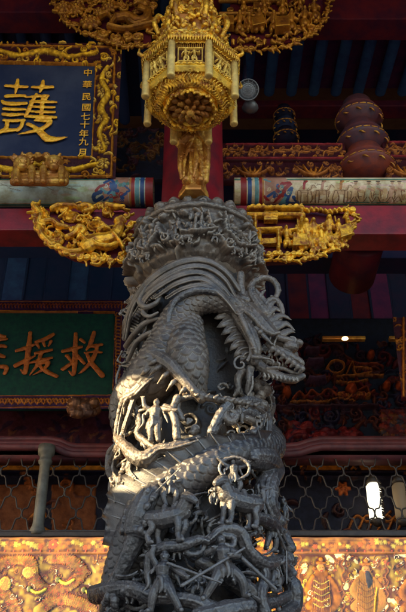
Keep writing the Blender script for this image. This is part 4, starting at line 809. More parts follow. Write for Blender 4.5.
for i in range(8):
    a0, a1 = -math.pi / 2 + (i - .5) * math.pi / 4, -math.pi / 2 + (i + .5) * math.pi / 4
    p0 = np.array([BX + .29 * math.cos(a0), BY + .29 * math.sin(a0), 5.375]); p1 = np.array([BX + .29 * math.cos(a1), BY + .29 * math.sin(a1), 5.375])
    m.tube([p0, (p0 + p1) / 2 + [0, 0, -.012], p1], .008, 8); m.tube([p0 + [0, 0, .03], (p0 + p1) / 2 + [0, 0, .015], p1 + [0, 0, .03]], .006, 8)
    for j in range(7):
        c = p0 + (p1 - p0) * (j + .5) / 7; o = (c - [BX, BY, c[2]]) * -.12; m.tube([c, c + o + [q.uniform(-.02, .02), 0, .035], c + o * 2 + [q.uniform(-.02, .02), 0, .05]], [.012, .010, .005], 7); m.ball(c + o * .5 + [0, 0, .025], .012, 8)
    tip = p0 + (p0 - [BX, BY, p0[2]]) * .10; m.tube([p0, tip + [0, 0, .01], tip + [0, 0, .05]], [.014, .012, .005], 8)
for i in range(330):
    a = q.uniform(0, 6.28); zz = q.uniform(5.40, 5.95); r_ = np.interp(zz, [5.4, 5.5, 5.62, 5.72, 5.95], [.25, .20, .20, .17, .13]); c = np.array([BX + r_ * math.cos(a), BY + r_ * math.sin(a), zz]); d = np.array([q.uniform(-1, 1), q.uniform(-1, 1), q.uniform(-.3, 1)]) * .035
    m.tube([c, c + d * .6 + [0, 0, .01], c + d], [q.uniform(.009, .016), q.uniform(.008, .014), .004], 7)
    if i % 3 == 0: m.ball(c + d * .3, q.uniform(.012, .02), 8)
for i in range(8):
    a = -math.pi / 2 + (i + .5) * math.pi / 4; pts = [(BX + r_ * math.cos(a), BY + r_ * math.sin(a), zz) for r_, zz in ((.21, 5.62), (.235, 5.70), (.21, 5.78), (.17, 5.74), (.19, 5.68))]; m.tube(pts, [.014, .018, .016, .012, .006], 8)
    a += math.pi / 8; c = np.array([BX + .19 * math.cos(a), BY + .19 * math.sin(a), 5.62]); m.tube([c, c + [0, 0, .06], c + [0, 0, .10]], [.022, .02, .012], 9); m.ball(c + [0, 0, .125], .018, 10); m.tube([c + [-.02, 0, .08], c + [-.04, -.02, .05]], .008, 6); m.tube([c + [.02, 0, .08], c + [.04, -.02, .06]], .008, 6)
m.remesh('canopy_carving', M['gold'], basket, .0035, 1)

# ================================================================== ROBED STATUE ON THE CAPITAL
SX = (193.5 - 203) / F * 4.9; SY = 3.70
statue = empty('robed_statue', (SX, SY, 4.76), 'brown gilt statue in a long folded robe standing on the stone capital', 'statue')
m = MB(); n_ = 64; zsq = np.linspace(0, .56, 30); V = []; Fc = []
for i, z_ in enumerate(zsq):
    f = z_ / .56; rx = np.interp(f, [0, .1, .3, .6, .8, .93, 1], [.070, .064, .058, .054, .062, .064, .03]); ry = np.interp(f, [0, .3, .6, .85, 1], [.075, .07, .078, .07, .035])
    for j in range(n_):
        a = 2 * math.pi * j / n_; fold = 1 + (.085 * math.sin(a * 8 + f * 3.5) + .06 * math.sin(a * 5 - f * 6) + .03 * math.sin(a * 17 + f * 2)) * (1 - f * .5)
        V.append((SX + .012 * math.sin(f * 4) + rx * fold * math.cos(a), SY + ry * fold * math.sin(a), 4.80 + z_))
for i in range(len(zsq) - 1):
    for j in range(n_): a = i * n_ + j; b = i * n_ + (j + 1) % n_; Fc.append((a, b, b + n_, a + n_))
Fc.append(tuple(range(n_ - 1, -1, -1))); Fc.append(tuple(range((len(zsq) - 1) * n_, len(zsq) * n_))); m.add(V, Fc)
T = lambda x, y, z_: (SX + x, SY - y, 4.80 + z_)
for i in range(0):                                # diagonal drapery folds
    z_ = .16 + i * .06; m.tube([T(-.075, .03, z_ + .10), T(-.03, .083, z_ + .035), T(.03, .088, z_ - .01), T(.078, .03, z_ - .02)], [.006, .009, .009, .005], 7)
for x0_, x1_, w_ in ((-.045, -.06, .010), (-.02, -.012, .013), (.03, .052, .012)): m.tube([T(x0_ * .8, .060, .34), T((x0_ + x1_) / 2, .068, .18), T(x1_, .066, .01)], [.005, w_, w_ * .8], 8)
m.tube([T(.045, .05, .48), T(.0, .075, .38), T(-.035, .07, .27), T(-.05, .06, .20)], [.010, .013, .011, .005], 8); m.tube([T(-.05, .04, .30), T(0, .072, .27), T(.05, .045, .30)], [.010, .013, .010], 8)
m.tube([T(.01, .075, .27), T(.015, .085, .16), T(.0, .08, .05)], [.012, .016, .006], 8)
m.tube([T(-.062, 0, .50), T(-.078, .04, .36), T(-.03, .09, .36)], [.04, .04, .026], 10); m.tube([T(.062, 0, .50), T(.078, .04, .38), T(.02, .10, .42)], [.038, .036, .024], 10)
m.tube([T(.074, .04, .38), T(.078, .04, .22), T(.07, .03, .06)], [.028, .022, .02], 9); m.tube([T(-.07, .05, .34), T(-.076, .04, .18), T(-.07, .03, .08)], [.026, .02, .012], 9)
for s_ in (-1, 1): m.tube([T(s_ * .035, .05, .012), T(s_ * .04, .10, .008)], [.026, .02], 9)
m.tube([T(0, 0, .54), T(0, .01, .62)], [.03, .028], 10); m.ball(T(0, .015, .66), (.046, .05, .06), 16); m.ball(T(0, .066, .655), (.009, .012, .014), 8); m.tube([T(-.012, .06, .635), T(.012, .06, .635)], .004, 6)
for s_ in (-1, 1): m.ball(T(s_ * .018, .057, .668), (.008, .006, .004), 8); m.ball(T(s_ * .047, .01, .655), (.008, .012, .02), 8)
m.tube([T(0, 0, .69), T(0, -.01, .75), T(0, -.01, .78)], [.045, .03, .01], 10)
m.remesh('robed_body', M['brown_gold'], statue, .003, 1)
m = MB(); m.lathe([(.085, 4.755), (.09, 4.765), (.085, 4.80), (.07, 4.805)], (SX, SY, 0), 6); m.build('pedestal', M['brown_gold'], statue, smooth=False)

# ================================================================== RED POST AND BEAMS
m = MB(); PX0 = (193 - 203) / F * 5.6; m.lathe([(.05, 4.76), (.235, 4.762), (.235, 4.80), (.205, 4.83), (.20, 5.2), (.20, 7.3)], (PX0, 4.12, 0), 64)
post = m.build('red_post', M['red']); tag(post, 'round red lacquered post rising from the capital behind the gilt statue', 'post')
m = MB()
for i in range(13):
    for s_ in range(2):
        a = math.pi * (i + s_ * .5) / 12.5; rr_ = .245 - s_ * .03; m.tube([(PX0 + (rr_ + .0) * math.cos(a + t_) , 4.0 - .06, 4.72 + .16 * math.sin(a) + .0 * t_) for t_ in (-.05, .05)], .012, 8)
m.tube([(PX0 + .265 * math.cos(a), 3.94, 4.72 + .20 * math.sin(a)) for a in np.linspace(0, math.pi, 20)], .008, 8, res=1); m.tube([(PX0 + .21 * math.cos(a), 3.94, 4.72 + .14 * math.sin(a)) for a in np.linspace(0, math.pi, 20)], .008, 8, res=1)
m.build('post_collar', M['steel'], post)
# painted round beams
def pbeam(pxa, pxb, label, side):
    Yb = 4.24; za = P(300, 178, Yb)[2]; zb = P(300, 208, Yb)[2]; R = 14.6 * kk(P(203, 192.5, Yb)); zc = P(203, 192.5, Yb)[2]; x0 = P(pxa, 192, Yb)[0]; x1 = P(pxb, 192, Yb)[0]
    cv = Cv.free(x0, x1, -math.pi * R, math.pi * R, .0033); CR = (.80, .68, .46, 0) if side > 0 else (.58, .66, .56, 0); cv.base(0, CR); q = random.Random(5 + side)
    X = lambda px: P(px, 192, Yb)[0]; kv = 2.0 * R / 29; Vv = lambda py: (193.5 - py) * kv * 1.05     # v=0 faces the camera
    RED, BLU, TEA, ORG, DK, SKY, PNK = (.36, .03, .03, 0), (.03, .09, .28, 0), (.10, .26, .20, 0), (.55, .24, .06, 0), (.10, .07, .05, 0), (.14, .36, .42, 0), (.50, .26, .18, 0)
    st = lambda pts, w, c: cv.stroke([(X(a), Vv(b)) for a, b in pts], w * .0061, .0012, c, flat=True)
    for i in range(60): cv.blob((q.uniform(x0, x1), q.uniform(-.09, .09)), q.uniform(.02, .09), q.uniform(.006, .02), .0004, tuple(min(1, c * q.uniform(.8, 1.15)) for c in CR[:3]) + (0,))
    for yy in (179.5, 207): cv.stroke([(x0, Vv(yy)), (x1, Vv(yy))], .010, .0015, TEA, smooth=False, flat=True)
    for yy in (181, 205): cv.stroke([(x0, Vv(yy)), (x1, Vv(yy))], .003, .002, ORG, smooth=False, flat=True)
    if side > 0:      # banded end and dragon motif, then ink figures and horses
        for a, c, w in ((243, RED, 6), (249, BLU, 4), (253, CR, 2), (256, SKY, 4), (260, RED, 3), (262.5, ORG, 2)): cv.poly([(X(a - w / 2), -.2), (X(a + w / 2), -.2), (X(a + w / 2), .2), (X(a - w / 2), .2)], .001, c)
        cv.poly([(X(264), -.2), (X(284), -.2), (X(290), 0), (X(282), .2), (X(264), .2)], .001, PNK)
        ox = 265
        for i in range(16):
            c = q.choice((RED, BLU, SKY, TEA, BLU)); a = ox + q.uniform(0, 25); b = q.uniform(182, 206); st([(a, b), (a + q.uniform(-6, 6), b + q.uniform(-5, 5)), (a + q.uniform(-8, 8), b + q.uniform(-6, 6))], q.uniform(1.2, 2.2), c)
        for i in range(10): a = ox + q.uniform(2, 24); cv.spiral((X(a), Vv(q.uniform(184, 205))), .014, .004, .0022, q.choice((RED, SKY, BLU, CR)), 1.3, q.uniform(0, 6))
        st([(284, 196), (290, 190), (286, 203), (296, 204), (292, 198)], 2, BLU); st([(280, 186), (288, 184), (284, 190)], 2, RED)
        INK = (.22, .12, .06, 0)
        for i in range(26): a = q.uniform(292, 408); st([(a, q.uniform(196, 205)), (a + q.uniform(3, 9), q.uniform(188, 200)), (a + q.uniform(6, 14), q.uniform(190, 204))], q.uniform(1, 3.4), q.choice(((.62, .45, .24, 0), (.52, .36, .18, 0), (.70, .58, .36, 0))))
        for hx in (302, 320, 338):       # horses
            st([(hx - 6, 194), (hx, 193), (hx + 6, 194)], 3.2, (.60, .42, .25, 0)); st([(hx + 5, 193), (hx + 8, 188), (hx + 10, 188)], 1.8, (.60, .42, .25, 0)); st([(hx - 6, 192), (hx, 191.5), (hx + 6, 191.5), (hx + 9, 186.5), (hx + 12, 189)], .5, INK)
            for dx in (-6, -3, 4, 7): st([(hx + dx, 193), (hx + dx + q.uniform(-2, 2), 199), (hx + dx, 204)], .7, INK)
            st([(hx, 190), (hx + 1, 184), (hx + 3, 182)], 1.6, q.choice((ORG, RED, PNK))); st([(hx + 1, 182), (hx + 1.5, 180.5)], 1.2, DK)
        for hx, c in ((365, TEA), (374, TEA), (388, RED), (395, PNK), (352, ORG)):
            c = tuple(.45 * a_ + .55 * b_ for a_, b_ in zip(c, CR)); st([(hx - 1, 202), (hx - .5, 195), (hx + 1, 189)], [3.4, 2.6, 1.6][0] * .8, c); st([(hx - 4, 203), (hx - 1, 198)], .7, INK); st([(hx + 4, 203), (hx + 1, 198)], .7, INK); st([(hx - 3, 193), (hx - 4, 200)], .6, INK); st([(hx + 2.5, 191), (hx + 4, 199)], .6, INK); st([(hx, 190), (hx + 5, 192)], 1, PNK); st([(hx + 1, 185), (hx + 1.5, 183.5)], 1.6, (.55, .35, .22, 0)); st([(hx, 182.5), (hx + 3, 182.5)], .8, DK)
        for i in range(8): a = q.uniform(340, 400); st([(a, 204), (a + q.uniform(4, 12), 203.5)], .8, TEA)
        for i in range(40): a = q.uniform(292, 404); b = q.uniform(183, 205); st([(a, b), (a + q.uniform(-5, 5), b + q.uniform(-1.5, 1.5))], q.uniform(.25, .5), INK)
    else:
        for a, c, w in ((150, RED, 8), (143, BLU, 4), (138, SKY, 4), (134, RED, 3), (131.5, ORG, 2)): cv.poly([(X(a - w / 2), -.2), (X(a + w / 2), -.2), (X(a + w / 2), .2), (X(a - w / 2), .2)], .001, c)
        cv.poly([(X(130), -.2), (X(112), -.2), (X(104), 0), (X(112), .2), (X(130), .2)], .001, PNK)
        for i in range(18):
            c = q.choice((RED, BLU, SKY, TEA, BLU)); a = 130 - q.uniform(0, 26); b = q.uniform(182, 206); st([(a, b), (a + q.uniform(-6, 6), b + q.uniform(-5, 5)), (a + q.uniform(-8, 8), b + q.uniform(-6, 6))], q.uniform(1.2, 2.2), c)
        for i in range(10): a = 129 - q.uniform(2, 26); cv.spiral((X(a), Vv(q.uniform(184, 205))), .014, .004, .0022, q.choice((RED, SKY, BLU, CR)), 1.3, q.uniform(0, 6))
        st([(104, 198), (97, 202), (96, 196), (103, 193)], 2.2, BLU); st([(110, 186), (102, 188), (98, 192)], 1.6, RED)
        for i in range(12): a = q.uniform(0, 90); st([(a, q.uniform(184, 190)), (a + q.uniform(5, 18), q.uniform(186, 192))], .5, (.30, .28, .2, 0))
    phc = math.atan2(3.65, 4.24)
    def fm(u, v, h): a = v / R + (-phc); r_ = R + h; return (u, Yb - r_ * np.cos(a), zc + r_ * np.sin(a))
    o = link('painted_beam', cv.mesh(fm), M['paint']); tag(o, label, 'beam'); return o
pbeam(234, 470, 'cream round beam painted with horses and small figures, right of the red post', 1)
pbeam(-60, 154, 'pale green round beam under the black plaque with a painted blue and red end', -1)
def bx(name, pxa, pxb, pya, pyb, Y, dep, mt, label, cat, group=None, b=0):
    a = P(pxa, pya, Y); c = P(pxb, pyb, Y); m = MB(); m.box((a[0], Y, min(a[2], c[2])), (c[0], Y + dep, max(a[2], c[2]))); o = m.build(name, mt, smooth=False)
    bv = o.modifiers.new('b', 'BEVEL'); bv.width = .008; bv.segments = 2; return tag(o, label, cat, group)
bx('red_beam', -80, 153, 208, 230, 4.20, .18, M['red'], 'flat dark red beam above the left shell corbel', 'beam', 'flat red beams')
bx('red_beam', 232, 490, 205, 234, 4.20, .18, M['red'], 'flat dark red beam above the right warrior corbel', 'beam', 'flat red beams')
bx('upper_beam', -80, 130, -60, 12, 4.06, .2, M['darkred'], 'plum red beam crossing above the black plaque at the top left corner', 'beam')
bx('upper_beam', 255, 490, -60, 19, 4.06, .2, M['darkred'], 'plum red beam at the top right corner under the roof', 'beam')
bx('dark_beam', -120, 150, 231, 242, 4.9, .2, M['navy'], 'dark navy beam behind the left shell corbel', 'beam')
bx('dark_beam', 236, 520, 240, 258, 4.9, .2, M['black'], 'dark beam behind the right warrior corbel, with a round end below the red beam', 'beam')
m = MB(); c = P(358, 250, 4.6); m.lathe([(.01, -.14), (.15, -.14), (.165, -.12), (.165, .3)], (0, 0, 0), 40)
o = m.build('beam_end', M['darkred']); o.rotation_euler = (rad(-90), 0, 0); o.location = c; tag(o, 'round dark beam end sticking out below the red beam on the right', 'beam end')

# ================================================================== SIGNBOARDS
def glyph(cv, z, strokes, w, name, mt, parent, lift=.012):
    m = MB()
    for st in strokes:
        pts = [cv.pt(*z(x, y)) for x, y in st[0]]; ww = np.array(st[1] if len(st) > 1 else [w, w], float); k = cv.k
        m.tube([(u, cv.Y + cv.b * (v - CAMZ) - lift, v) for u, v in pts], ww * k / 2 * (1.22 if name == 'character' and mt is M['yellow'] else 1.32), 12, .38, (0, -1, 0), 5)
    return m.remesh(name, mt, parent, .0035, 2)
# upper black plaque
sb = -.16; s0 = 4.16 - sb * 3.75
plaque = empty('black_plaque', tuple(P(55, 178, s0, sb)), 'black plaque with large yellow characters in a gilded carved frame, upper left', 'signboard')
cv = Cv(-70, 44, 116, 180, s0, .0036, sb); pt = cv.pt
cv.base(0, DRED); fr = lambda c: not inside([pt(-60, 63), pt(95.5, 66), pt(91.5, 158), pt(-60, 158)])(c)
for a, b in (((-70, 46), (115, 49)), ((-70, 178), (111, 178)), ((115, 49), (111.5, 178)), ((-60, 62), (95.5, 66)), ((-60, 159), (91.5, 159)), ((95.5, 66), (91.5, 159))): cv.stroke([pt(*a), pt(*b)], .009, .022, GOLDD, smooth=False)
cv.fill_scroll(520, .016, .036, .036, [GOLD, GOLDD, GOLD, (.95, .6, .1, .7)], fr, 21)
for pts in ([(108, 70), (102, 82), (108, 96), (101, 110), (106, 122), (100, 134), (105, 150)], [(-5, 168), (15, 172), (40, 166), (70, 172), (98, 166)], [(0, 53), (20, 58), (45, 53), (70, 59), (95, 55)]): cv.stroke([pt(*a) for a in pts], [.02, .026, .016], .045, GOLD)
for y in (95, 120, 145, 165): cv.flower(pt(103.5, y), .045, 7, .045, (.95, .6, .1, .7))
m_ = (np.vectorize(lambda u, v: fr((u, v))))(cv.U, cv.V); cv.H[~m_] = -.05; cv.H[m_] = cv.H[m_] * .62 + .012
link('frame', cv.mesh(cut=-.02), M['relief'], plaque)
def board(cvx, pxs, pys, off, th, mt, parent, name='board'):
    m = MB(); V = []
    for d in (off, off + th):
        for px, py in ((pxs[0], pys[0]), (pxs[1], pys[0]), (pxs[1], pys[1]), (pxs[0], pys[1])): u, v = cvx.pt(px, py); V.append((u, cvx.Y + cvx.b * (v - CAMZ) + d, v))
    m.add(V, [(0, 1, 2, 3), (7, 6, 5, 4), (0, 4, 5, 1), (1, 5, 6, 2), (2, 6, 7, 3), (3, 7, 4, 0)]); return m.build(name, mt, parent, smooth=False)
board(cv, (-70, 113), (46, 178), .004, .05, M['plaque'], plaque)
zz_ = lambda x, y: (x / 5.8, 70 + y / 5.8); ws = 3.9
hu = [([(34, 99), (95, 103), (160, 106)], (3.2, 4, 3)), ([(106, 62), (100, 100), (92, 140)], (2.6, 4.4, 2)), ([(190, 106), (250, 108), (306, 106)], (3, 4, 3.6)), ([(252, 72), (246, 104), (234, 136)], (3, 4.4, 2)),
      ([(38, 160), (90, 156), (145, 157)], (3.8, 4.2, 3.2)), ([(14, 186), (34, 200), (90, 204), (153, 201)], (2.6, 4.6, 4.6, 3.4)), ([(24, 232), (80, 236), (142, 235)], (3.4, 4, 3.2)), ([(20, 264), (75, 268), (134, 264)], (3.4, 4.2, 3)),
      ([(24, 298), (80, 302), (142, 298)], (3, 3.8, 3)), ([(46, 300), (36, 345), (0, 368), (-22, 374)], (3.4, 4.4, 4.4, 2)), ([(-8, 368), (50, 358), (112, 352)], (3, 4.4, 3.2)), ([(136, 300), (124, 335), (104, 356)], (3.4, 3.8, 4)),
      ([(152, 165), (215, 160), (282, 156)], (2, 3.8, 2.8)), ([(214, 146), (190, 190), (165, 245), (148, 278)], (2.4, 4, 4, 2.4)), ([(276, 158), (262, 178), (250, 190)], (3, 3.8, 2.4)), ([(180, 190), (250, 192), (328, 194)], (3, 4, 2.6)), ([(196, 220), (250, 223), (318, 224)], (2.6, 3.4, 2.6)), ([(185, 248), (250, 251), (318, 252)], (2.4, 3.6, 2.8)), ([(158, 276), (240, 279), (325, 282)], (3.4, 4.4, 3)), ([(248, 165), (246, 220), (240, 276)], (3, 3.6, 3.2)),
      ([(204, 300), (250, 300), (292, 304), (268, 335), (215, 358), (160, 370), (106, 380)], (2.4, 4, 4.6, 4.4, 4, 3, 1)), ([(164, 322), (200, 338), (240, 372), (278, 405), (330, 408), (392, 396)], (4, 4, 6, 7.5, 5, 1.2))]
glyph(cv, zz_, hu, ws, 'character', M['yellow'], plaque)
# next character of the row is outside the picture
def text(ch, loc, size, mt, parent, rx, name='small_character', ext=.0015, off=.0):
    cu = bpy.data.curves.new('t', 'FONT'); cu.body = ch; cu.size = size; cu.align_x = 'CENTER'; cu.align_y = 'CENTER'; cu.extrude = ext; cu.offset = off
    t = bpy.data.objects.new('t', cu); COL.objects.link(t); bpy.context.view_layer.update(); me = bpy.data.meshes.new_from_object(t.evaluated_get(bpy.context.evaluated_depsgraph_get())); bpy.data.objects.remove(t)
    me.transform(Matrix.Translation(loc) @ Matrix.Rotation(rx, 4, 'X')); return link(name, me, mt, parent, False)
for ch, x, y in zip('中華民國七十年九月', (57, 54, 51, 50, 46, 43, 39, 38, 34), (103, 155, 208, 255, 295, 330, 370, 405, 452)):
    u, v = cv.pt(75 + x / 4.37, 50 + y / 4.37); text(ch, (u, cv.Y + cv.b * (v - CAMZ) - .004, v), .068, M['yellow'], plaque, rad(90) - math.atan(sb) * -1 * -1, off=.0006)
# lion foot under the plaque
lion = empty('lion_bracket', tuple(P(40, 186, 4.02)), 'brown gilt crouching lion bracket holding up the plaque on the pale beam', 'bracket')
m = MB(); Yl = 4.0
def LP(x, y, Y=Yl): return P(x / 3.0, 100 + y / 3.0, Y)
kl = kk(LP(120, 200)) / 3
m.tube([LP(42, 245), LP(120, 246), LP(195, 245)], [13 * kl] * 3, 10); m.tube([LP(48, 225), LP(120, 228), LP(192, 225)], [16 * kl] * 3, 10)
for x in (55, 150): m.ball(LP(x + 12, 190, Yl - .03), (26 * kl, 24 * kl, 26 * kl), 14); m.ball(LP(x + 12, 200, Yl - .07), (15 * kl, 14 * kl, 12 * kl), 12); m.ball(LP(x + 4, 184, Yl - .09), 5 * kl, 8); m.ball(LP(x + 22, 184, Yl - .09), 5 * kl, 8)
for i in range(34): a = random.uniform(0, 6.28); r_ = random.uniform(16, 30); x = random.choice((67, 162)); c = LP(x + r_ * math.cos(a), 188 + r_ * .8 * math.sin(a), Yl - .02); m.tube([c, c + np.array([.02 * math.cos(a), -.01, .012])], [.014, .008], 7)
for x in (90, 115, 140): m.ball(LP(x, 172), (14 * kl, 20 * kl, 12 * kl), 10)
for x in (50, 95, 130, 185): m.tube([LP(x, 205, Yl - .04), LP(x, 240, Yl - .06)], [11 * kl, 9 * kl], 9); m.ball(LP(x, 246, Yl - .07), (11 * kl, 13 * kl, 8 * kl), 9)
m.remesh('lion_body', M['brown_gold'], lion, .004, 1)
# lower green board
gb = -.10; g0 = 5.75 - gb * 3.0
gboard = empty('green_plaque', tuple(P(55, 405, g0, gb)), 'dark green plaque with orange characters and a purple and gold border, lower left', 'signboard')
cv = Cv(-60, 301, 123, 410, g0, .005, gb); pt = cv.pt; PUR = (.05, .015, .06, 0); ORG = (.42, .14, .02, .3); cv.base(.01, PUR); fr = lambda c: not inside([pt(-60, 312.5), pt(115, 313.5), pt(112.5, 396), pt(-60, 396.5)])(c)
q = random.Random(9)
for i in range(60):
    x = -58 + i * 3.2; cv.stroke([pt(x, 405 - 2 * (i % 2)), pt(x + 3, 400), pt(x + 5, 404)], 1.0 * cv.k, .012, ORG, base=.006); cv.stroke([pt(x, 308), pt(x + 3, 305), pt(x + 4, 309)], .7 * cv.k, .012, (.30, .06, .02, .2), base=.006)
for i in range(26): y = 314 + i * 3.4; cv.stroke([pt(119 - y * .005, y), pt(116, y + 3), pt(120, y + 4)], .8 * cv.k, .012, ORG, base=.006)
for a, b in (((-60, 312), (115, 313)), ((-60, 397.5), (113, 396.5)), ((115, 313), (113, 396.5)), ((-60, 409), (121, 408)), ((-60, 302.5), (122, 303.5)), ((122, 303.5), (119, 408))): cv.stroke([pt(*a), pt(*b)], .55 * cv.k, .02, ORG, smooth=False)
m_ = (np.vectorize(lambda u, v: fr((u, v))))(cv.U, cv.V); cv.H[~m_] = -.05; cv.H[m_] += .01
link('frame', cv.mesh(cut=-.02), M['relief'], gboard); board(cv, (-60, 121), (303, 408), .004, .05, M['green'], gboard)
zg = lambda x, y: (10 + x / 4.06, 325 + y / 4.06)
yuan = [([(28, 108), (60, 98), (98, 84)], (3, 4, 2.6)), ([(84, 34), (78, 90), (70, 150), (62, 198), (44, 184)], (3, 4.6, 4.4, 3.6, 1.4)), ([(24, 168), (60, 150), (104, 128)], (4, 4, 1.8)), ([(106, 72), (145, 60), (176, 42)], (2.6, 4, 3.4)), ([(112, 82), (120, 96)], (3, 2)), ([(138, 76), (143, 90)], (3, 2)), ([(168, 70), (158, 88)], (3, 1.6)),
        ([(104, 118), (135, 112), (172, 104)], (2.6, 3.4, 2.4)), ([(76, 158), (120, 148), (172, 136)], (2, 3.6, 2.6)), ([(128, 116), (112, 165), (82, 206)], (3.2, 3.4, 1.4)), ([(122, 160), (158, 154), (138, 182), (94, 206)], (2.6, 3.4, 3, 1.2)), ([(118, 166), (150, 192), (192, 212)], (2.4, 4, 3))]
jiu = [([(216, 110), (250, 102), (292, 92)], (3.4, 4, 2.6)), ([(268, 38), (266, 100), (264, 160), (258, 204), (240, 190)], (3, 4.4, 4.2, 3.4, 1.4)), ([(232, 128), (250, 148)], (3.4, 2.6)), ([(216, 182), (240, 166), (258, 150)], (3.6, 3.4, 1.6)), ([(272, 128), (286, 140), (302, 158)], (3.6, 3.2, 3)), ([(288, 62), (304, 74)], (3, 2.4)),
       ([(342, 34), (330, 72), (312, 104)], (3.4, 4, 2)), ([(318, 92), (345, 88), (374, 82)], (2.6, 3.6, 2.4)), ([(356, 92), (338, 140), (300, 186), (280, 200)], (3, 3.8, 2.8, 1)), ([(312, 118), (334, 160), (376, 208)], (2.4, 4, 4.4)), ([(304, 116), (340, 112), (372, 114)], (1.6, 2.4, 2.4))]
left = [([(-60, 40), (-45, 52)], (3, 3)), ([(-75, 62), (-40, 62), (-12, 60)], (3, 3.6, 2.6)), ([(-60, 90), (-30, 88), (-14, 92)], (3, 3.6, 2.6)), ([(-70, 120), (-40, 126), (-22, 132)], (3, 4, 3)), ([(-50, 60), (-52, 110), (-70, 160)], (3, 3.6, 2)), ([(-66, 175), (-30, 172), (-12, 178), (-20, 200)], (3, 4, 4, 3)), ([(-40, 45), (-18, 50)], (3, 2.4))]
for g in (yuan, jiu, left): glyph(cv, zg, g, 3.6, 'character', M['orange'], gboard)
m = MB(); Yl = 5.55
for i in range(40): c = P(random.uniform(72, 95), random.uniform(402, 414), Yl - random.uniform(0, .06)); m.ball(c, random.uniform(.02, .045), 8); m.tube([c, c + np.array([random.uniform(-.05, .05), -.02, random.uniform(-.04, .04)])], [.02, .008], 7)
m.tube([P(73, 409, Yl + .05), P(84, 412, Yl + .05), P(95, 409, Yl + .05)], .05, 8)
o = m.remesh('carved_bracket', M['bracket'], None, .006, 1); tag(o, 'small dark gilt bracket under the lower right corner of the green plaque', 'bracket')
# right-hand slim board edge
cv = Cv(402, 318, 440, 398, 5.6, .005, -.08); cv.base(.01, DRED); cv.fill_scroll(60, .02, .035, .03, [ORG, GOLDD], None, 4)
for a, b in (((403, 319), (403, 397)), ((409, 319), (410, 397))): cv.stroke([cv.pt(*a), cv.pt(*b)], .01, .03, ORG, smooth=False)
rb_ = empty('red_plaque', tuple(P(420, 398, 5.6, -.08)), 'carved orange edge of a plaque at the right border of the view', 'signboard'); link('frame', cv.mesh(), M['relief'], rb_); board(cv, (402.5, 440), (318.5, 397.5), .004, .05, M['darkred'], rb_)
# ================================================================== UPPER RIGHT: BRACKETS, DRUMS, ROOF BOARDS
def relief_board(name, px0, py0, px1, py1, Y, draw, label, cat, group=None, back=.05, res=.0045, b=0, basecol=DRED):
    cv = Cv(px0, py0, px1, py1, Y, res, b); cv.base(.004, basecol); draw(cv); cv.H[0, :] = cv.H[-1, :] = -back; cv.H[:, 0] = cv.H[:, -1] = -back
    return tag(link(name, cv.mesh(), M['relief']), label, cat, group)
LO = (.45, .16, .04, .3); LO2 = (.62, .22, .03, .4); PU = (.04, .012, .03, 0)
def pill(cv):
    y0, y1 = cv.v0 + .02, cv.v1 - .02
    for y in (y0, y1): cv.stroke([(cv.u0 + .05, y), (cv.u1 - .03, y)], .010, .02, (.28, .03, .04, 0), smooth=False)
    n = int((cv.u1 - cv.u0) / .09)
    cv.fill_scroll(int((cv.u1 - cv.u0) * 110), .012, .024, .022, [LO, (.30, .10, .03, .3), LO2], lambda c: y0 + .012 < c[1] < y1 - .012, 3)
    for i in range(n + 1):
        u = cv.u0 + .05 + i * .09; s_ = 1 if i % 2 else -1; c = (u, (y0 + y1) / 2); cv.leaf(c, .07, s_ * .6, .010, .022, LO); cv.leaf(c, .06, math.pi - s_ * .7, .008, .02, LO); cv.spiral((u + .03, c[1] - s_ * .018), .016, .004, .02, LO, 1.2, i)
    cv.stroke([(cv.u0 + .04, (y0 + y1) / 2 + .02 * math.sin(i)) if 0 else (cv.u0 + .04 + i * (cv.u1 - cv.u0 - .08) / 20, (y0 + y1) / 2 + .015 * math.sin(i * 1.3)) for i in range(21)], .004, .018, LO)
def leafb(cv):
    cv.fill_scroll(int((cv.u1 - cv.u0) * 90), .014, .028, .022, [(.22, .07, .02, .25), LO], None, 5)
    yb, yt = cv.v0, cv.v1; n = max(1, int(round((cv.u1 - cv.u0) / .36)))
    for i in range(n):
        u0 = cv.u0 + (i + .5) * (cv.u1 - cv.u0) / n
        for s_ in (-1, 1):
            for a, L in ((.25, .17), (.6, .13), (1.0, .09)): cv.leaf((u0, yb + .03), L, math.pi / 2 - s_ * (math.pi / 2 - a), .016, .035, LO2 if L < .16 else LO, curl=-s_ * .5 if 0 else s_ * .4)
            cv.spiral((u0 + s_ * .13, yb + .09), .022, .008, .03, LO, 1.3, 0, s_)
        cv.flower((u0, yb + .05), .032, 6, .045, LO2)
relief_board('carved_frieze', 220, 143, 345, 161, 4.44, pill, 'red frieze board with a thin gilt vine, left of the turned drum', 'carved board', 'vine friezes')
relief_board('carved_frieze', 384, 141, 470, 159, 4.44, pill, 'red frieze board with a thin gilt vine, at the right border', 'carved board', 'vine friezes')
relief_board('leaf_bracket', 222, 162, 342, 181, 4.44, leafb, 'dark board with orange leaf sprays, just above the cream beam left of the drum', 'carved board', 'leaf spray boards')
relief_board('leaf_bracket', 386, 160, 470, 181, 4.44, leafb, 'dark board with orange leaf sprays, above the cream beam at the right border', 'carved board', 'leaf spray boards')
def dimc(cv): cv.fill_scroll(60, .02, .045, .03, [(.10, .05, .02, .2), (.06, .02, .03, 0), (.16, .07, .02, .2)], None, 31)
relief_board('carved_frieze', 114, 128, 165, 180, 4.5, dimc, 'dim carved board with brown scrolls, between the black plaque and the red post', 'carved board', basecol=(.012, .012, .025, 0))
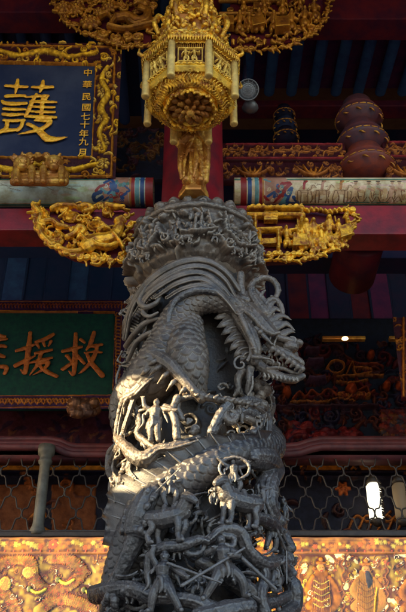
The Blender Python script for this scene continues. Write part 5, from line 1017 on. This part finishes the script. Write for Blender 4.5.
# turned drum
def drum(px, py0, py1, Y, Rpx, mts, label):
    e = empty('turned_drum', tuple(P(px, py1, Y)), label, 'bracket drum', 'turned drums between the beams'); z0 = P(px, py1, Y)[2]; z1 = P(px, py0, Y)[2]; H_ = (z1 - z0) / 3; x = P(px, (py0 + py1) / 2, Y)[0]; R = Rpx * kk(P(px, py0, Y))
    for i in range(3):
        b0 = z0 + i * H_; m = MB(); r_ = R * (1, .93, .86)[i]; m.lathe([(r_ * .62, b0), (r_ * .70, b0 + H_ * .10), (r_ * .94, b0 + H_ * .20), (r_, b0 + H_ * .30), (r_ * .97, b0 + H_ * .40), (r_ * .84, b0 + H_ * .46), (r_ * .88, b0 + H_ * .54), (r_ * .80, b0 + H_ * .66), (r_ * .64, b0 + H_ * .80), (r_ * .6, b0 + H_)], (x, Y, 0), 48)
        m.build('disc', mts[i], e)
        m = MB()
        for j in range(20): a = 2 * math.pi * j / 20; m.tube([(x + r_ * .99 * math.cos(a + t), Y + r_ * .99 * math.sin(a + t), b0 + H_ * .3 + .012 * math.sin(t * 30)) for t in (-.1, 0, .1)], .006, 6)
        for j in range(10): a = 2 * math.pi * j / 10; m.tube([(x + r_ * (.9 + .06 * math.sin(t * 3)) * math.cos(a + t * .25), Y + r_ * (.9 + .06 * math.sin(t * 3)) * math.sin(a + t * .25), b0 + H_ * (.14 + .05 * math.cos(t * 4))) for t in np.linspace(0, 1, 6)], [.004, .009, .003], 6)
        m.build('beading', M['brown_gold'], e)
M['drum_red'] = mat('turned red wood', (.24, .045, .025), .5, col2=(.10, .03, .04), nscale=12, bump=.3); M['drum_blue'] = mat('turned brown red wood', (.12, .03, .035), .5, col2=(.05, .03, .06), nscale=12, bump=.3)
drum(362, 104, 178, 4.50, 26, [M['drum_red'], M['drum_blue'], M['drum_blue']], 'stack of red and blue turned discs standing on the cream beam at the right')
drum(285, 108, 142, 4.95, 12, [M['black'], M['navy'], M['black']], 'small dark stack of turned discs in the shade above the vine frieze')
bx('plum_beam', 235, 520, 100, 106, 5.0, .15, M['darkred'], 'thin plum beam under the teal rafters at the upper right', 'beam')
# rafters: rise away from the camera at the upper right and left
def rafters(px0, px1, n, ya, yb, Ya, Yb, mts, name, label, cat):
    e = empty(name, tuple(P((px0 + px1) / 2, yb, Yb)), label, cat); a0 = P(px0, ya, Ya); a1 = P(px1, ya, Ya); b0 = P(px0, yb, Yb); zA_, zB_ = a0[2], b0[2]; xs = np.linspace(a0[0], a1[0], n + 1)
    m = MB(); m.add([(xs[0], Ya, zA_ + .05), (xs[-1], Ya, zA_ + .05), (xs[-1], Yb, zB_ + .05), (xs[0], Yb, zB_ + .05), (xs[0], Ya, zA_ + .08), (xs[-1], Ya, zA_ + .08), (xs[-1], Yb, zB_ + .08), (xs[0], Yb, zB_ + .08)], [(0, 3, 2, 1), (4, 5, 6, 7), (0, 1, 5, 4), (2, 3, 7, 6), (1, 2, 6, 5), (3, 0, 4, 7)]); m.build('soffit', mts[0], e, False)
    for i in range(n):
        x = (xs[i] + xs[i + 1]) / 2; w = (xs[1] - xs[0]) * .24; m = MB(); m.tube([(x, Ya, zA_), (x, (Ya + Yb) / 2, (zA_ + zB_) / 2), (x, Yb, zB_)], w, 14, .8, (0, 0, 1), 1); m.build('rafter', mts[1], e)
rafters(215, 520, 12, 4, 92, 4.28, 5.35, (M['rafter_red'], M['rafter']), 'rafters', 'faded teal rafters on dark plum boards under the roof at the upper right', 'rafters')
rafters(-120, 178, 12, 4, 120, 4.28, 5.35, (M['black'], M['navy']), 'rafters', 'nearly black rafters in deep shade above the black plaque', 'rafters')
# boards below the beams
def vboards(px0, px1, py0, py1, Y, n, mts, label, b=0):
    e = empty('board_wall', tuple(P((px0 + px1) / 2, py1, Y)), label, 'board wall'); a = P(px0, py0, Y); c = P(px1, py1, Y); w = (c[0] - a[0]) / n
    for i in range(n):
        m = MB(); x = a[0] + i * w; m.box((x + .006, Y - .02 * (i % 2), c[2]), (x + w - .006, Y + .05, a[2])); o = m.build('plank', mts[i % len(mts)], e, False)
        m = MB(); m.tube([(x, Y - .01, c[2] + .001), (x, Y - .01, a[2])], .014, 8); m.build('batten', mts[-1], e)
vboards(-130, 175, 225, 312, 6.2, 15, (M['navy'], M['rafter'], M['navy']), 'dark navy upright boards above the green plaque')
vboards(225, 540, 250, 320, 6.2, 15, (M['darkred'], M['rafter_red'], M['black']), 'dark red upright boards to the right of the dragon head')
# walls that close the porch behind everything
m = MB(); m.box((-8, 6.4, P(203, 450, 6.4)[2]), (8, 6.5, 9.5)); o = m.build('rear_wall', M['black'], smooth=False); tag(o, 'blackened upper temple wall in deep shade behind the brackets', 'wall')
# dark red wall strip with leaf motifs under the green plaque
def leafwall(cv):
    for i in range(26): c = cv.pt(random.uniform(-50, 120), random.uniform(414, 440)); cv.leaf(c, random.uniform(.08, .2), random.uniform(0, 6.28), .03, .006, (.03, .012, .03, 0)); 
    for i in range(20): c = cv.pt(random.uniform(-50, 120), random.uniform(410, 442)); cv.leaf(c, random.uniform(.05, .1), random.uniform(0, 6.28), .015, .008, (.14, .05, .03, 0))
relief_board('painted_panel', -90, 404, 150, 446, 6.15, leafwall, 'dim dark red wall panel with faint leaf painting under the green plaque', 'wall panel', basecol=(.075, .018, .028, 0), res=.008)
DO = (.20, .035, .012, .12); DO2 = (.34, .11, .02, .3); DR = (.085, .010, .014, 0); NB = (.008, .010, .022, 0)
def shrine(cv):
    p = cv.pt; k = cv.k; z = lambda x, y: p(280 + x / 3.22, 320 + y / 3.22); q = random.Random(17)
    for c, rx, ry, hh in (((100, 110), 30, 8, .10), ((110, 150), 34, 8, .12), ((115, 205), 36, 8, .12)): cv.blob(z(*c), rx / 3.22 * k, ry / 3.22 * k * 1.4, hh, (.07, .03, .05, 0)); cv.stroke([z(c[0] - rx * .7, c[1]), z(c[0] + rx * .7, c[1])], 1 * k, hh + .03, (.10, .05, .09, 0), smooth=False)  # lighter bar across each stacked drum is a painted glint
    cv.fill_scroll(420, .03, .075, .06, [(.05, .012, .012, 0), (.03, .01, .02, 0), DR, (.09, .02, .01, .1), (.016, .012, .03, 0)], lambda c: c[1] < z(0, 60)[1], 18)
    for pts, w, c in (([(150, 160), (165, 142), (195, 142), (205, 160), (190, 178), (165, 178), (152, 165)], 2.2, DO2), ([(210, 185), (230, 145), (240, 180), (262, 182), (290, 178)], 1.6, DO2), ([(235, 160), (285, 165), (292, 175)], 1.4, DO2), ([(215, 140), (260, 150), (310, 150), (330, 160)], 1.6, DO), ([(180, 190), (240, 186), (330, 186)], 1.2, DO2), ([(180, 205), (230, 210), (280, 200)], 1.5, DO2),
                      ([(30, 272), (80, 268), (130, 272), (185, 262), (240, 268)], 1.0, DO2), ([(40, 262), (60, 240), (80, 255), (100, 235), (125, 250), (150, 232), (180, 250)], 3, DO), ([(5, 215), (20, 235), (10, 260)], 3, DO), ([(250, 235), (275, 225), (285, 245), (300, 235)], 3, DO)): cv.stroke([z(*a) for a in pts], w * k * .55, .07, c)
    for c, r_ in (((228, 232), 6), ((20, 240), 5), ((290, 120), 4), ((378, 225), 4), ((340, 220), 4)): cv.blob(z(*c), r_ * k, r_ * k * 1.3, .12, (.30, .05, .015, .2))
    for i in range(10): cv.spiral(z(190 + i * 10, 250), 3 * k, 1.2 * k, .07, DO2 if i % 3 == 0 else DO, 1.3, i)
    # lower panels: red lions and patterned cloth
    for cx, cy, s_ in ((60, 360, 1), (215, 370, 1.1), (150, 385, .8)):
        for j in range(14): cv.blob(z(cx + q.uniform(-35, 35) * s_, cy + q.uniform(-22, 30)), q.uniform(3, 8) * k, q.uniform(3, 6) * k, q.uniform(.03, .09), (.17, .016, .018, .05) if j % 3 else (.09, .01, .014, 0))
    cv.poly([z(318, 295), z(430, 295), z(430, 410), z(330, 410)], .05, (.08, .012, .012, 0))
    for i in range(60): cv.flower(z(q.uniform(325, 430), q.uniform(300, 408)), q.uniform(2, 3.5) * k, 6, .012, q.choice(((.15, .05, .015, .2), (.04, .03, .04, 0), (.17, .02, .012, 0))), base=.05)
    cv.stroke([z(-30, 290), z(310, 288)], 1.5 * k, .1, (.05, .02, .03, 0), smooth=False)
relief_board('carved_shrine_front', 262, 318, 470, 448, 6.15, shrine, 'dim carved red and orange shrine brackets in the shade right of the dragon head', 'carved board', basecol=NB, res=.006)
bx('shelf_beam', 322, 366, 335.5, 339, 5.85, .05, M['brown_gold'], 'short dull gold beam above the small lit lamp on the right', 'beam')
bx('shelf_beam', 389, 470, 335.5, 339, 5.85, .05, M['brown_gold'], 'dull gold beam end by the right border', 'beam')
lamp = empty('small_lamp', tuple(P(345, 338, 5.72)), 'small glowing orange lamp hanging under the gold beam right of the dragon head', 'lamp')
m = MB(); c = P(345, 338.5, 5.72); m.lathe([(.006, .010), (.022, .006), (.026, -.003), (.015, -.009), (.003, -.010)], c, 20); m.build('bulb', M['warmglow'], lamp)
m = MB(); m.tube([c + [0, 0, .01], c + [0, .06, .05]], .008, 8); m.build('arm', M['black'], lamp)
# ================================================================== PINKISH MOULDING, LATTICE WINDOW, RAIL
def moulding(pts, Y, label):
    m = MB()
    for dy, r_, dz in ((0, .030, 0), (.03, .045, .03), (.06, .03, .09)):
        m.tube([P(x, y, Y) + [0, dy, dz] for x, y in pts], r_, 8, 1, (0, -1, 0), 1)
    m.box((P(pts[0][0], 450, Y)[0], Y + .05, P(203, 455, Y)[2]), (P(pts[-1][0], 450, Y)[0], Y + .2, P(203, 443, Y)[2])); return tag(m.build('moulding', M['pink']), label, 'moulding', 'pink mouldings above the lattice windows')
moulding([(-80, 447), (48, 447), (58, 449), (66, 453), (74, 454.5), (170, 454.5)], 5.95, 'faded pink wall moulding with a small step, above the left lattice window')
moulding([(240, 455), (290, 454), (300, 453), (312, 449), (322, 447), (470, 447)], 5.95, 'faded pink wall moulding with a small step, above the right lattice window')
def lattice(px0, px1, label):
    e = empty('lattice_window', tuple(P((px0 + px1) / 2, 532, 6.0)), label, 'lattice window', 'iron lattice windows'); Y = 6.02; m = MB(); a = P(px0, 456, Y); c = P(px1, 531, Y); pz = (a[2] - c[2]) / 3.55; px_ = P(px0 + 13, 456, Y)[0] - a[0]
    clampz = lambda z: min(max(z, c[2]), a[2])
    for i in range(int((c[0] - a[0]) / px_) + 2):
        for j in range(6):
            if (i + j) % 2: continue
            cx, cz = a[0] + i * px_, c[2] + j * pz - pz * .2
            for sx, sz in ((1, 1), (-1, 1)):
                pts = [(0, -1), (.10, -.80), (.38, -.74), (.5, -.5), (.62, -.26), (.90, -.20), (1, 0)]
                P3 = [(cx + sx * u * px_, Y, cz + (v + 0) * pz) for u, v in pts]
                P3, _ = spl(np.array(P3), np.zeros(len(P3)), 3); ok = [a[0] < p_[0] < c[0] and c[2] < p_[2] < a[2] for p_ in P3]; run = []
                for p_, o_ in list(zip(P3, ok)) + [(None, False)]:
                    if o_: run.append(p_)
                    else:
                        if len(run) > 1: m.tube(run, .0062, 6, 1, None, 1)
                        run = []
    m.build('iron_tracery', M['iron'], e)
    m = MB(); m.box((a[0], Y - .02, c[2] - .03), (c[0], Y + .04, c[2])); m.box((a[0], Y - .02, a[2]), (c[0], Y + .04, a[2] + .03)); m.build('frame', M['iron'], e, False)
lattice(-75, 160, 'iron quatrefoil lattice window left of the column, with orange paint behind')
lattice(238, 470, 'iron quatrefoil lattice window right of the column, with a lit lantern behind')
m = MB(); a = P(43, 533, 5.9); c = P(49, 450, 5.9); R = 5.3 * kk(a); xx = P(42.0, 492, 5.9)[0]
m.lathe([(R * 1.35, a[2] - .02), (R * 1.4, a[2] + .02), (R * 1.1, a[2] + .05), (R * 1.02, a[2] + .07), (R, a[2] + .3), (R * .95, c[2] - .12), (R * 1.25, c[2] - .11), (R * 1.3, c[2] - .09), (R * 1.1, c[2] - .08), (R * 1.15, c[2] - .05), (R * 1.5, c[2] - .04), (R * 1.6, c[2] - .01), (R * 1.6, c[2] + .03)], (xx, 5.9, 0), 32)
o = m.build('small_column', M['greypaint']); tag(o, 'slim grey green column between two panes of the left lattice window', 'column')
bx('window_rail', -90, 170, 531, 536.5, 5.86, .18, M['iron'], 'grey window sill rail above the embroidered cloth, left of the column', 'rail', 'window sill rails')
bx('window_rail', 232, 480, 530, 536, 5.86, .18, M['iron'], 'grey window sill rail above the embroidered cloth, right of the column', 'rail', 'window sill rails')
# interior behind the lattice
def intr(cv):
    q = random.Random(23); p = cv.pt
    for x0, x1 in ((-60, 115), (300, 460)): cv.poly([p(x0, 450), p(x1, 450), p(x1, 471), p(x0, 471)], .02, (.85, .26, .02, .1))
    for x0, x1 in ((-60, 36), (52, 96)): cv.poly([p(x0, 485), p(x1, 485), p(x1, 540), p(x0, 540)], .02, (.16, .045, .012, .1)); cv.fill_scroll(60, .03, .07, .04, [(.45, .15, .02, .3), (.22, .06, .015, .1)], lambda c, x0=x0, x1=x1: p(x0, 0)[0] < c[0] < p(x1, 0)[0] and c[1] < p(0, 486)[1], 9)
    cv.fill_scroll(120, .03, .08, .05, [(.5, .16, .03, .2), (.3, .08, .02, .1), (.10, .03, .02, 0)], lambda c: p(75, 0)[0] < c[0] < p(120, 0)[0], 4)
    cv.fill_scroll(160, .03, .08, .06, [(.4, .09, .02, .2), (.05, .02, .02, 0), (.14, .04, .02, 0)], lambda c: p(262, 0)[0] < c[0] < p(305, 0)[0] or p(335, 0)[0] < c[0] < p(365, 0)[0], 5)
    for i in range(7): cv.stroke([p(348 + i * 10, 530), p(356 + i * 10, 516), p(368 + i * 10, 522), p(380 + i * 10, 512)], 1.1 * cv.k, .03, (.30, .10, .02, .3))
    cv.fill_scroll(50, .03, .06, .05, [(.5, .15, .02, .2)], lambda c: p(345, 0)[0] < c[0] and c[1] < p(0, 512)[1], 7)
    for y in (473, 478): cv.stroke([p(-60, y), p(460, y)], 1.4 * cv.k, .05, (.02, .012, .03, 0), smooth=False)
relief_board('interior_screen', -90, 440, 480, 545, 6.45, intr, 'dim interior screen with orange bands and scrolls seen through the lattice', 'screen', basecol=(.012, .01, .022, 0), res=.009)
for px, r_, lab in ((375, 7, 'bright white cylinder lantern glowing behind the right lattice window'), (401, 7, 'dimmer pale lantern cut by the right border, behind the lattice window')):
    e = empty('lantern', tuple(P(px, 522, 6.27)), lab, 'lantern'); z0 = P(px, 520, 6.27)[2]; z1 = P(px, 484, 6.27)[2]; x = P(px, 502, 6.27)[0]; R = r_ * kk(P(px, 502, 6.27))
    m = MB(); m.lathe([(R * .7, z0), (R, z0 + .02), (R, z1 - .02), (R * .7, z1)], (x, 6.27, 0), 40); m.build('shade', M['lantern'] if px < 390 else M['lantern_dim'], e)
    m = MB()
    for i in range(26): 
        a = -.3 - i * .02; zz = z0 + (z1 - z0) * i / 25; 
        for t in (0, .25): m.tube([(x + (R + .004) * math.cos(a0_), 6.27 + (R + .004) * math.sin(a0_), zz + .01 * math.sin(i)) for a0_ in (-.9 + t, -.75 + t, -.6 + t)], .007, 5)
    m.lathe([(R * .8, z1), (R * 1.1, z1 + .01), (R * .3, z1 + .08)], (x, 6.27, 0), 24); m.lathe([(R * .3, z0 - .05), (R * 1.1, z0 - .01), (R * .8, z0)], (x, 6.27, 0), 24); m.build('lattice_trim', M['iron'], e)
# ================================================================== EMBROIDERED CLOTH
cv = Cv(-60, 537, 470, 690, 5.82, .005); p = cv.pt; k = cv.k; q = random.Random(33)
OG = (.60, .42, .05, .2); YG = (.82, .68, .10, .3); CRM = (.74, .68, .42, 0); RD = (.50, .07, .02, 0); BR = (.20, .07, .015, 0); DKO = (.50, .18, .02, .2); WT = (.85, .80, .68, 0)
cv.base(.01, OG)
xm = p(215, 0)[0]
for i in range(380):
    x = q.uniform(-60, 470); y = q.uniform(553, 690); c = p(x, y); col = (q.choice((CRM, CRM, OG, YG, CRM)) if x > 215 else q.choice((OG, YG, DKO, YG, YG))); cv.blob(c, q.uniform(1.5, 6) * k, q.uniform(1.5, 5) * k, .006, col, q.uniform(0, 3), base=.008)
# right: flowers, robed figures
for i in range(520):
    x = q.uniform(215, 470); y = q.uniform(556, 690); c = p(x, y); t = q.random()
    if t < .4: cv.flower(c, q.uniform(1.6, 3) * k, 6, .008, q.choice((OG, RD, YG, DKO)), base=.012)
    elif t < .75: cv.spiral(c, q.uniform(1.5, 3) * k, .45 * k, .006, q.choice((DKO, YG, OG)), 1.3, q.uniform(0, 6), q.choice((-1, 1)), base=.012)
    else: cv.leaf(c, q.uniform(2, 5) * k, q.uniform(0, 6.28), .7 * k, .006, q.choice((DKO, OG, (.12, .16, .07, 0))), base=.012)
def robed(x, y, s, col, col2):
    f = lambda pts: [p(x + a * s, y + b * s) for a, b in pts]
    cv.stroke(f([(-8, 2), (-13, 14), (-6, 22), (-12, 30)]), [3 * k * s, 4.5 * k * s, 4 * k * s], .016, col, base=.012); cv.stroke(f([(8, 2), (13, 12), (16, 24), (10, 34)]), [3 * k * s, 4.5 * k * s, 4 * k * s], .016, col, base=.012)
    cv.stroke(f([(0, -2), (0, 14), (1, 34), (0, 60)]), [7 * k * s, 11 * k * s, 14 * k * s], .018, col, base=.012)
    for j in range(9): cv.stroke(f([(-7 + j * 1.8, 2), (-9 + j * 2.2, 20), (-10 + j * 2.4, 50)]), .3 * k, .002, q.choice((BR, DKO, (.3, .12, .03, 0))), base=.031)
    for j in range(5): cv.stroke(f([(-8, 4 + j * 6), (0, 8 + j * 6), (8, 4 + j * 6)]), .35 * k, .003, col2, base=.032)
    cv.blob(f([(0, -8)])[0], 4.2 * k * s, 5 * k * s, .022, (.62, .30, .10, 0), base=.014); cv.blob(f([(0, -13.5)])[0], 5 * k * s, 2.4 * k * s, .018, DKO, base=.014); cv.blob(f([(0, -17)])[0], 2.6 * k * s, 2.5 * k * s, .024, DKO, base=.014)
    for dx in (-1.4, 1.4): cv.blob(f([(dx, -8.5)])[0], .6 * k, .5 * k, .003, BR, base=.036)
    cv.stroke(f([(-1.5, -5.5), (1.5, -5.5)]), .4 * k, .003, RD, base=.036)
robed(321, 577, 1, DKO, YG); robed(366, 578, 1, (.42, .20, .04, .1), BR); robed(415, 580, 1, DKO, YG); robed(275, 580, 1, DKO, YG)
cv.stroke([p(367, 573), p(369, 581), p(368, 588)], [2.4 * k, 3.6 * k, .6 * k], .012, (.05, .045, .06, 0), base=.03)
cv.stroke([p(377, 588), p(375, 602), p(372, 640)], .9 * k, .01, (.8, .35, .02, 0), base=.034)
for x in (343, 387, 300): cv.stroke([p(x + 1.6 * math.sin(i * 1.7), 556 + i * 3.2) for i in range(36)], .7 * k, .012, BR, base=.012)
# left: two coiled dragon shapes with scales, pearls, waves
def coil(pts, w, seed):
    P2 = [p(*a) for a in pts]; cv.stroke(P2, w * k, .016, (.70, .44, .06, .25), base=.010); pp, _ = spl(np.array(P2), np.zeros(len(P2)), 10)
    for i in range(2, len(pp) - 1):
        d = pp[i] - pp[i - 1]; a = math.atan2(d[1], d[0])
        for s_ in (-.75, -.4, 0, .4, .75): c = pp[i] + np.array([-math.sin(a), math.cos(a)]) * w * k * s_; cv.stroke([c + np.array([math.cos(a + t), math.sin(a + t)]) * 1.5 * k for t in (-1.2, -.6, 0, .6, 1.2)],   .26 * k, .004, q.choice((BR, (.35, .12, .02, 0), RD)), base=.025, smooth=False)
coil([(-10, 575), (10, 560), (30, 562), (35, 580), (50, 592), (70, 585), (82, 572), (70, 560), (52, 558)], 6, 1); coil([(40, 612), (56, 600), (76, 602), (92, 612), (80, 630)], 6, 2); coil([(-20, 600), (0, 592), (14, 604), (20, 625)], 5, 3); coil([(120, 570), (140, 585), (160, 575), (180, 590), (200, 580)], 6, 5)
for c, rx, ry in (((30, 573), 6, 5), ((6, 585), 5, 6)):
    cv.blob(p(*c), rx * k, ry * k * 1.3, .012, (.50, .28, .06, .1), base=.02)
    for i in range(36): a = q.uniform(0, 6.28); r_ = q.random()**.5; cv.blob(p(c[0] + rx * r_ * math.cos(a), c[1] + ry * r_ * math.sin(a)), .4 * k, .4 * k, .006, YG, base=.03)
    cv.stroke([p(c[0] + rx * 1.05 * math.cos(a), c[1] + ry * 1.05 * math.sin(a)) for a in np.linspace(0, 6.3, 14)], .5 * k, .01, YG, base=.018)
for c in ((30, 590), (58, 580), (84, 590)): cv.blob(p(*c), 2.4 * k, 3 * k, .014, (.14, .16, .05, 0), base=.03); cv.stroke([p(c[0], c[1]), p(c[0] + 8, c[1] + 4), p(c[0] + 16, c[1])], 1.4 * k, .012, YG, base=.03)
for i in range(1500):      # fine stitched linework
    x = q.uniform(-60, 470); y = q.uniform(555, 690); c = p(x, y); col = q.choice(((.28, .10, .02, 0), (.40, .16, .02, 0), (.88, .80, .60, 0), (.45, .10, .03, 0), (.30, .12, .03, 0)))
    if q.random() < .5: cv.spiral(c, q.uniform(1.2, 3.6) * k, .24 * k, .004, col, 1.3, q.uniform(0, 6), q.choice((-1, 1)), base=q.choice((.016, .026)))
    else: a = q.uniform(0, 6.28); cv.stroke([c, (c[0] + 2.5 * k * math.cos(a), c[1] + 2.5 * k * math.sin(a)), (c[0] + 5 * k * math.cos(a + .5), c[1] + 5 * k * math.sin(a + .5))], .26 * k, .004, col, base=q.choice((.016, .026)))
# top border band
cv.poly([p(-60, 537), p(470, 537), p(470, 552), p(-60, 552)], .022, (.70, .32, .03, .25))
for i in range(130):
    x = -58 + i * 4.1; c = p(x, 544.5 + q.uniform(-3, 3)); cv.flower(c, q.uniform(1.8, 3.6) * k, 6, .008, q.choice((YG, DKO, OG, (.55, .12, .02, 0), YG, DKO)), base=.022)
for x in (53, 283): cv.flower(p(x, 544.5), 5 * k, 8, .012, RD, base=.024, col2=OG)
for i in range(60): cv.blob(p(-58 + i * 9, 551), .8 * k, 1 * k, .01, RD, base=.026)
for y, w in ((553, .9), (538, .6)): cv.stroke([p(-60, y), p(470, y)], w * k, .016, (.32, .12, .03, .1), base=.018, smooth=False)
def clothmap(u, v, h): return (u, 5.82 - h * .16 - .012 * np.sin(u * 9 + 1.2 * np.sin(u * 3.1)) * np.clip((p(0, 553)[1] - v) * 6, 0, 1) - .004 * np.sin(u * 23 + v * 5) - .05 * np.clip(p(0, 553)[1] - v, 0, 1), v)
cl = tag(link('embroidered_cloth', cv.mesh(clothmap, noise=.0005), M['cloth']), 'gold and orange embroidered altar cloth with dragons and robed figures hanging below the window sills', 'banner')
# round lamp by the basket
fl = empty('round_floodlight', tuple(P(248, 90, 4.2)), 'unlit round floodlight with a metal grille, right of the hanging basket', 'floodlight')
c = P(248, 90, 4.0); k_ = kk(c); ld = Vector((0, -.75, -.66)).normalized(); Rm = ld.to_track_quat('Z', 'Y').to_matrix()
def lz(name, prof, mt, n=40, rings=None):
    m = MB(); m.lathe(prof, (0, 0, 0), n); me = m.mesh(); me.transform(Rm.to_4x4()); me.transform(Matrix.Translation(c)); return link(name, me, mt, fl)
R = 10.5 * k_; lz('rim', [(R * .86, .0), (R * .90, .02), (R, .02), (R, -.01), (R * .75, -.07), (R * .3, -.11), (.01, -.115)], M['steel']); lz('lens', [(.001, .012), (R * .3, .011), (R * .62, .004), (R * .7, -.01), (.01, -.02)], mat('frosted lens', (.42, .46, .52), .35, bump=.8, bscale=120))
m = MB()
for f in (.3, .5, .7): m.tube([(R * f * math.cos(a), R * f * math.sin(a), .02) for a in np.linspace(0, 6.2832, 28)], .0022, 6, res=1)
for a in np.linspace(0, math.pi, 7)[:-1]: m.tube([(-R * .88 * math.cos(a), -R * .88 * math.sin(a), .02), (R * .88 * math.cos(a), R * .88 * math.sin(a), .02)], .002, 6)
me = m.mesh(); me.transform(Rm.to_4x4()); me.transform(Matrix.Translation(c)); link('grille', me, M['steel'], fl)
m = MB(); m.tube([c + [0, .1, .03], c + [0, .2, .3], c + [0, .25, 1.0]], .012, 8); m.build('bracket', M['black'], fl)
m = MB(); c2 = P(250, 106, 4.15); m.lathe([(.02, .03), (.045, .02), (.06, -.02), (.03, -.045), (.01, -.05)], c2, 12); m.tube([c2 + [0, 0, .02], c2 + [-.02, .05, .12]], .01, 7); o = m.build('junction_box', M['steel']); tag(o, 'small grey junction box hanging just below the round floodlight', 'box')
# ================================================================== THE TEMPLE SHELL, COURT AND LIGHT
def slab(name, pts, th, mt, label=None, cat=None, kind=None):
    m = MB(); V = list(pts) + [(x, y, z + th) for x, y, z in pts]; m.add(V, [(3, 2, 1, 0), (4, 5, 6, 7), (0, 1, 5, 4), (1, 2, 6, 5), (2, 3, 7, 6), (3, 0, 4, 7)]); o = m.build(name, mt, smooth=False); return tag(o, label, cat, kind=kind)
EY, EZ = 1.5, 6.75
slab('temple_roof', [(-4.3, EY, EZ), (9, EY, EZ), (9, 9.5, EZ + 2.2), (-4.3, 9.5, EZ + 2.2)], .25, M['tile'], 'overhanging temple roof above the porch', 'roof')
m = MB(); m.box((-60, -60, -.3), (60, 60, 0)); o = m.build('ground', M['pave'], smooth=False); tag(o, kind='structure')
m = MB(); m.box((-9, 3.0, 0), (9, 9, .3)); o = m.build('porch_floor', M['pave'], smooth=False); tag(o, kind='structure')
m = MB(); m.box((-9, 5.95, .3), (9, 6.1, P(203, 538, 5.95)[2])); o = m.build('front_wall', M['darkred'], smooth=False); tag(o, 'low temple front wall hidden behind the embroidered cloth', 'wall')
m = MB(); m.box((-9, 9, 0), (9, 9.2, 9.5)); o = m.build('inner_wall', M['black'], smooth=False); tag(o, 'dark innermost temple wall closing the hall', 'wall')
m = MB(); m.box((4.1, 3, .3), (4.4, 9, 8.2)); o = m.build('end_wall', M['darkred'], smooth=False); tag(o, 'red end wall of the porch, far right', 'wall')
SUNA, SUNEL = rad(15), rad(18)
# added unseen wall, left: two openings shape the low sun into patches
TS_ = Vector((-math.cos(SUNA) * math.cos(SUNEL), -math.sin(SUNA) * math.cos(SUNEL), math.sin(SUNEL)))
XW = -4.0
def hit(p_): t = (p_[0] - XW) / -TS_.x; return (p_[1] + TS_.y * t, p_[2] + TS_.z * t)
wy0, wz0 = hit(S(150, 498, .45)); wy1, wz1 = hit(S(150, 372, .45)); wy = (wy0 + wy1) / 2
A = (wy - .42, wy + .28, wz0, wz1); c0 = hit(P(-20, 537, 5.82)); c1 = hit(P(440, 537, 5.82)); Bz = lambda y: c1[1] + (c0[1] - c1[1]) * (y - c1[0]) / (c0[0] - c1[0])
ys = [(-3, A[0], None), (A[0], A[1], (A[2], A[3])), (A[1], c1[0] - .05, None), (c1[0] - .05, c0[0] + .1, 'B'), (c0[0] + .1, 9.3, None)]
m = MB(); x0, x1 = XW - .12, XW + .12
def pr(y0, y1, a0, a1, b0, b1): m.add([(x0, y0, a0), (x1, y0, a0), (x1, y1, a1), (x0, y1, a1), (x0, y0, b0), (x1, y0, b0), (x1, y1, b1), (x0, y1, b1)], [(0, 3, 2, 1), (4, 5, 6, 7), (0, 1, 5, 4), (1, 2, 6, 5), (2, 3, 7, 6), (3, 0, 4, 7)])
for y0, y1, op in ys:
    if op is None: pr(y0, y1, 0, 0, 9.2, 9.2)
    elif op == 'B': pr(y0, y1, 0, 0, 3.3, 3.3); pr(y0, y1, Bz(y0), Bz(y1), 9.2, 9.2)
    else: pr(y0, y1, 0, 0, op[0], op[0]); pr(y0, y1, op[1], op[1], 9.2, 9.2)
o = m.build('side_hall_wall', M['plaster'], smooth=False); tag(o, 'plastered side hall wall with two openings, left end of the porch', 'wall')
W_ = bpy.data.worlds.new('World'); SC.world = W_; W_.use_nodes = True; nt = W_.node_tree; sk = nt.nodes.new('ShaderNodeTexSky'); sk.sky_type = 'NISHITA'; sk.sun_disc = False
sun = bpy.data.lights.new('sun', 'SUN'); so = bpy.data.objects.new('sun', sun); COL.objects.link(so); sun.energy = 5.0; sun.angle = rad(.5); sun.color = (1, .76, .40)
# direction to the sun: from the left, a little in front of the porch
so.rotation_euler = TS_.to_track_quat('Z', 'Y').to_euler(); so.location = TS_ * 20
sk.sun_elevation = SUNEL; sk.sun_rotation = math.atan2(TS_.x, TS_.y)
nt.links.new(sk.outputs[0], nt.nodes['Background'].inputs['Color']); nt.nodes['Background'].inputs['Strength'].default_value = .12
SC.view_settings.view_transform = 'Standard'; SC.view_settings.look = 'None'; SC.view_settings.gamma = 1; SC.view_settings.use_curve_mapping = False; SC.view_settings.exposure = 2.4

# recentre single-mesh things so that their origin sits at their base
bpy.context.view_layer.update()
for o in list(COL.objects):
    if o.type == 'MESH' and o.parent is None and not o.children and o.rotation_euler.x == 0 and tuple(o.location) == (0, 0, 0):
        bb = [Vector(b) for b in o.bound_box]; c = Vector(((bb[0].x + bb[6].x) / 2, (bb[0].y + bb[6].y) / 2, bb[0].z)); o.data.transform(Matrix.Translation(-c)); o.location = c
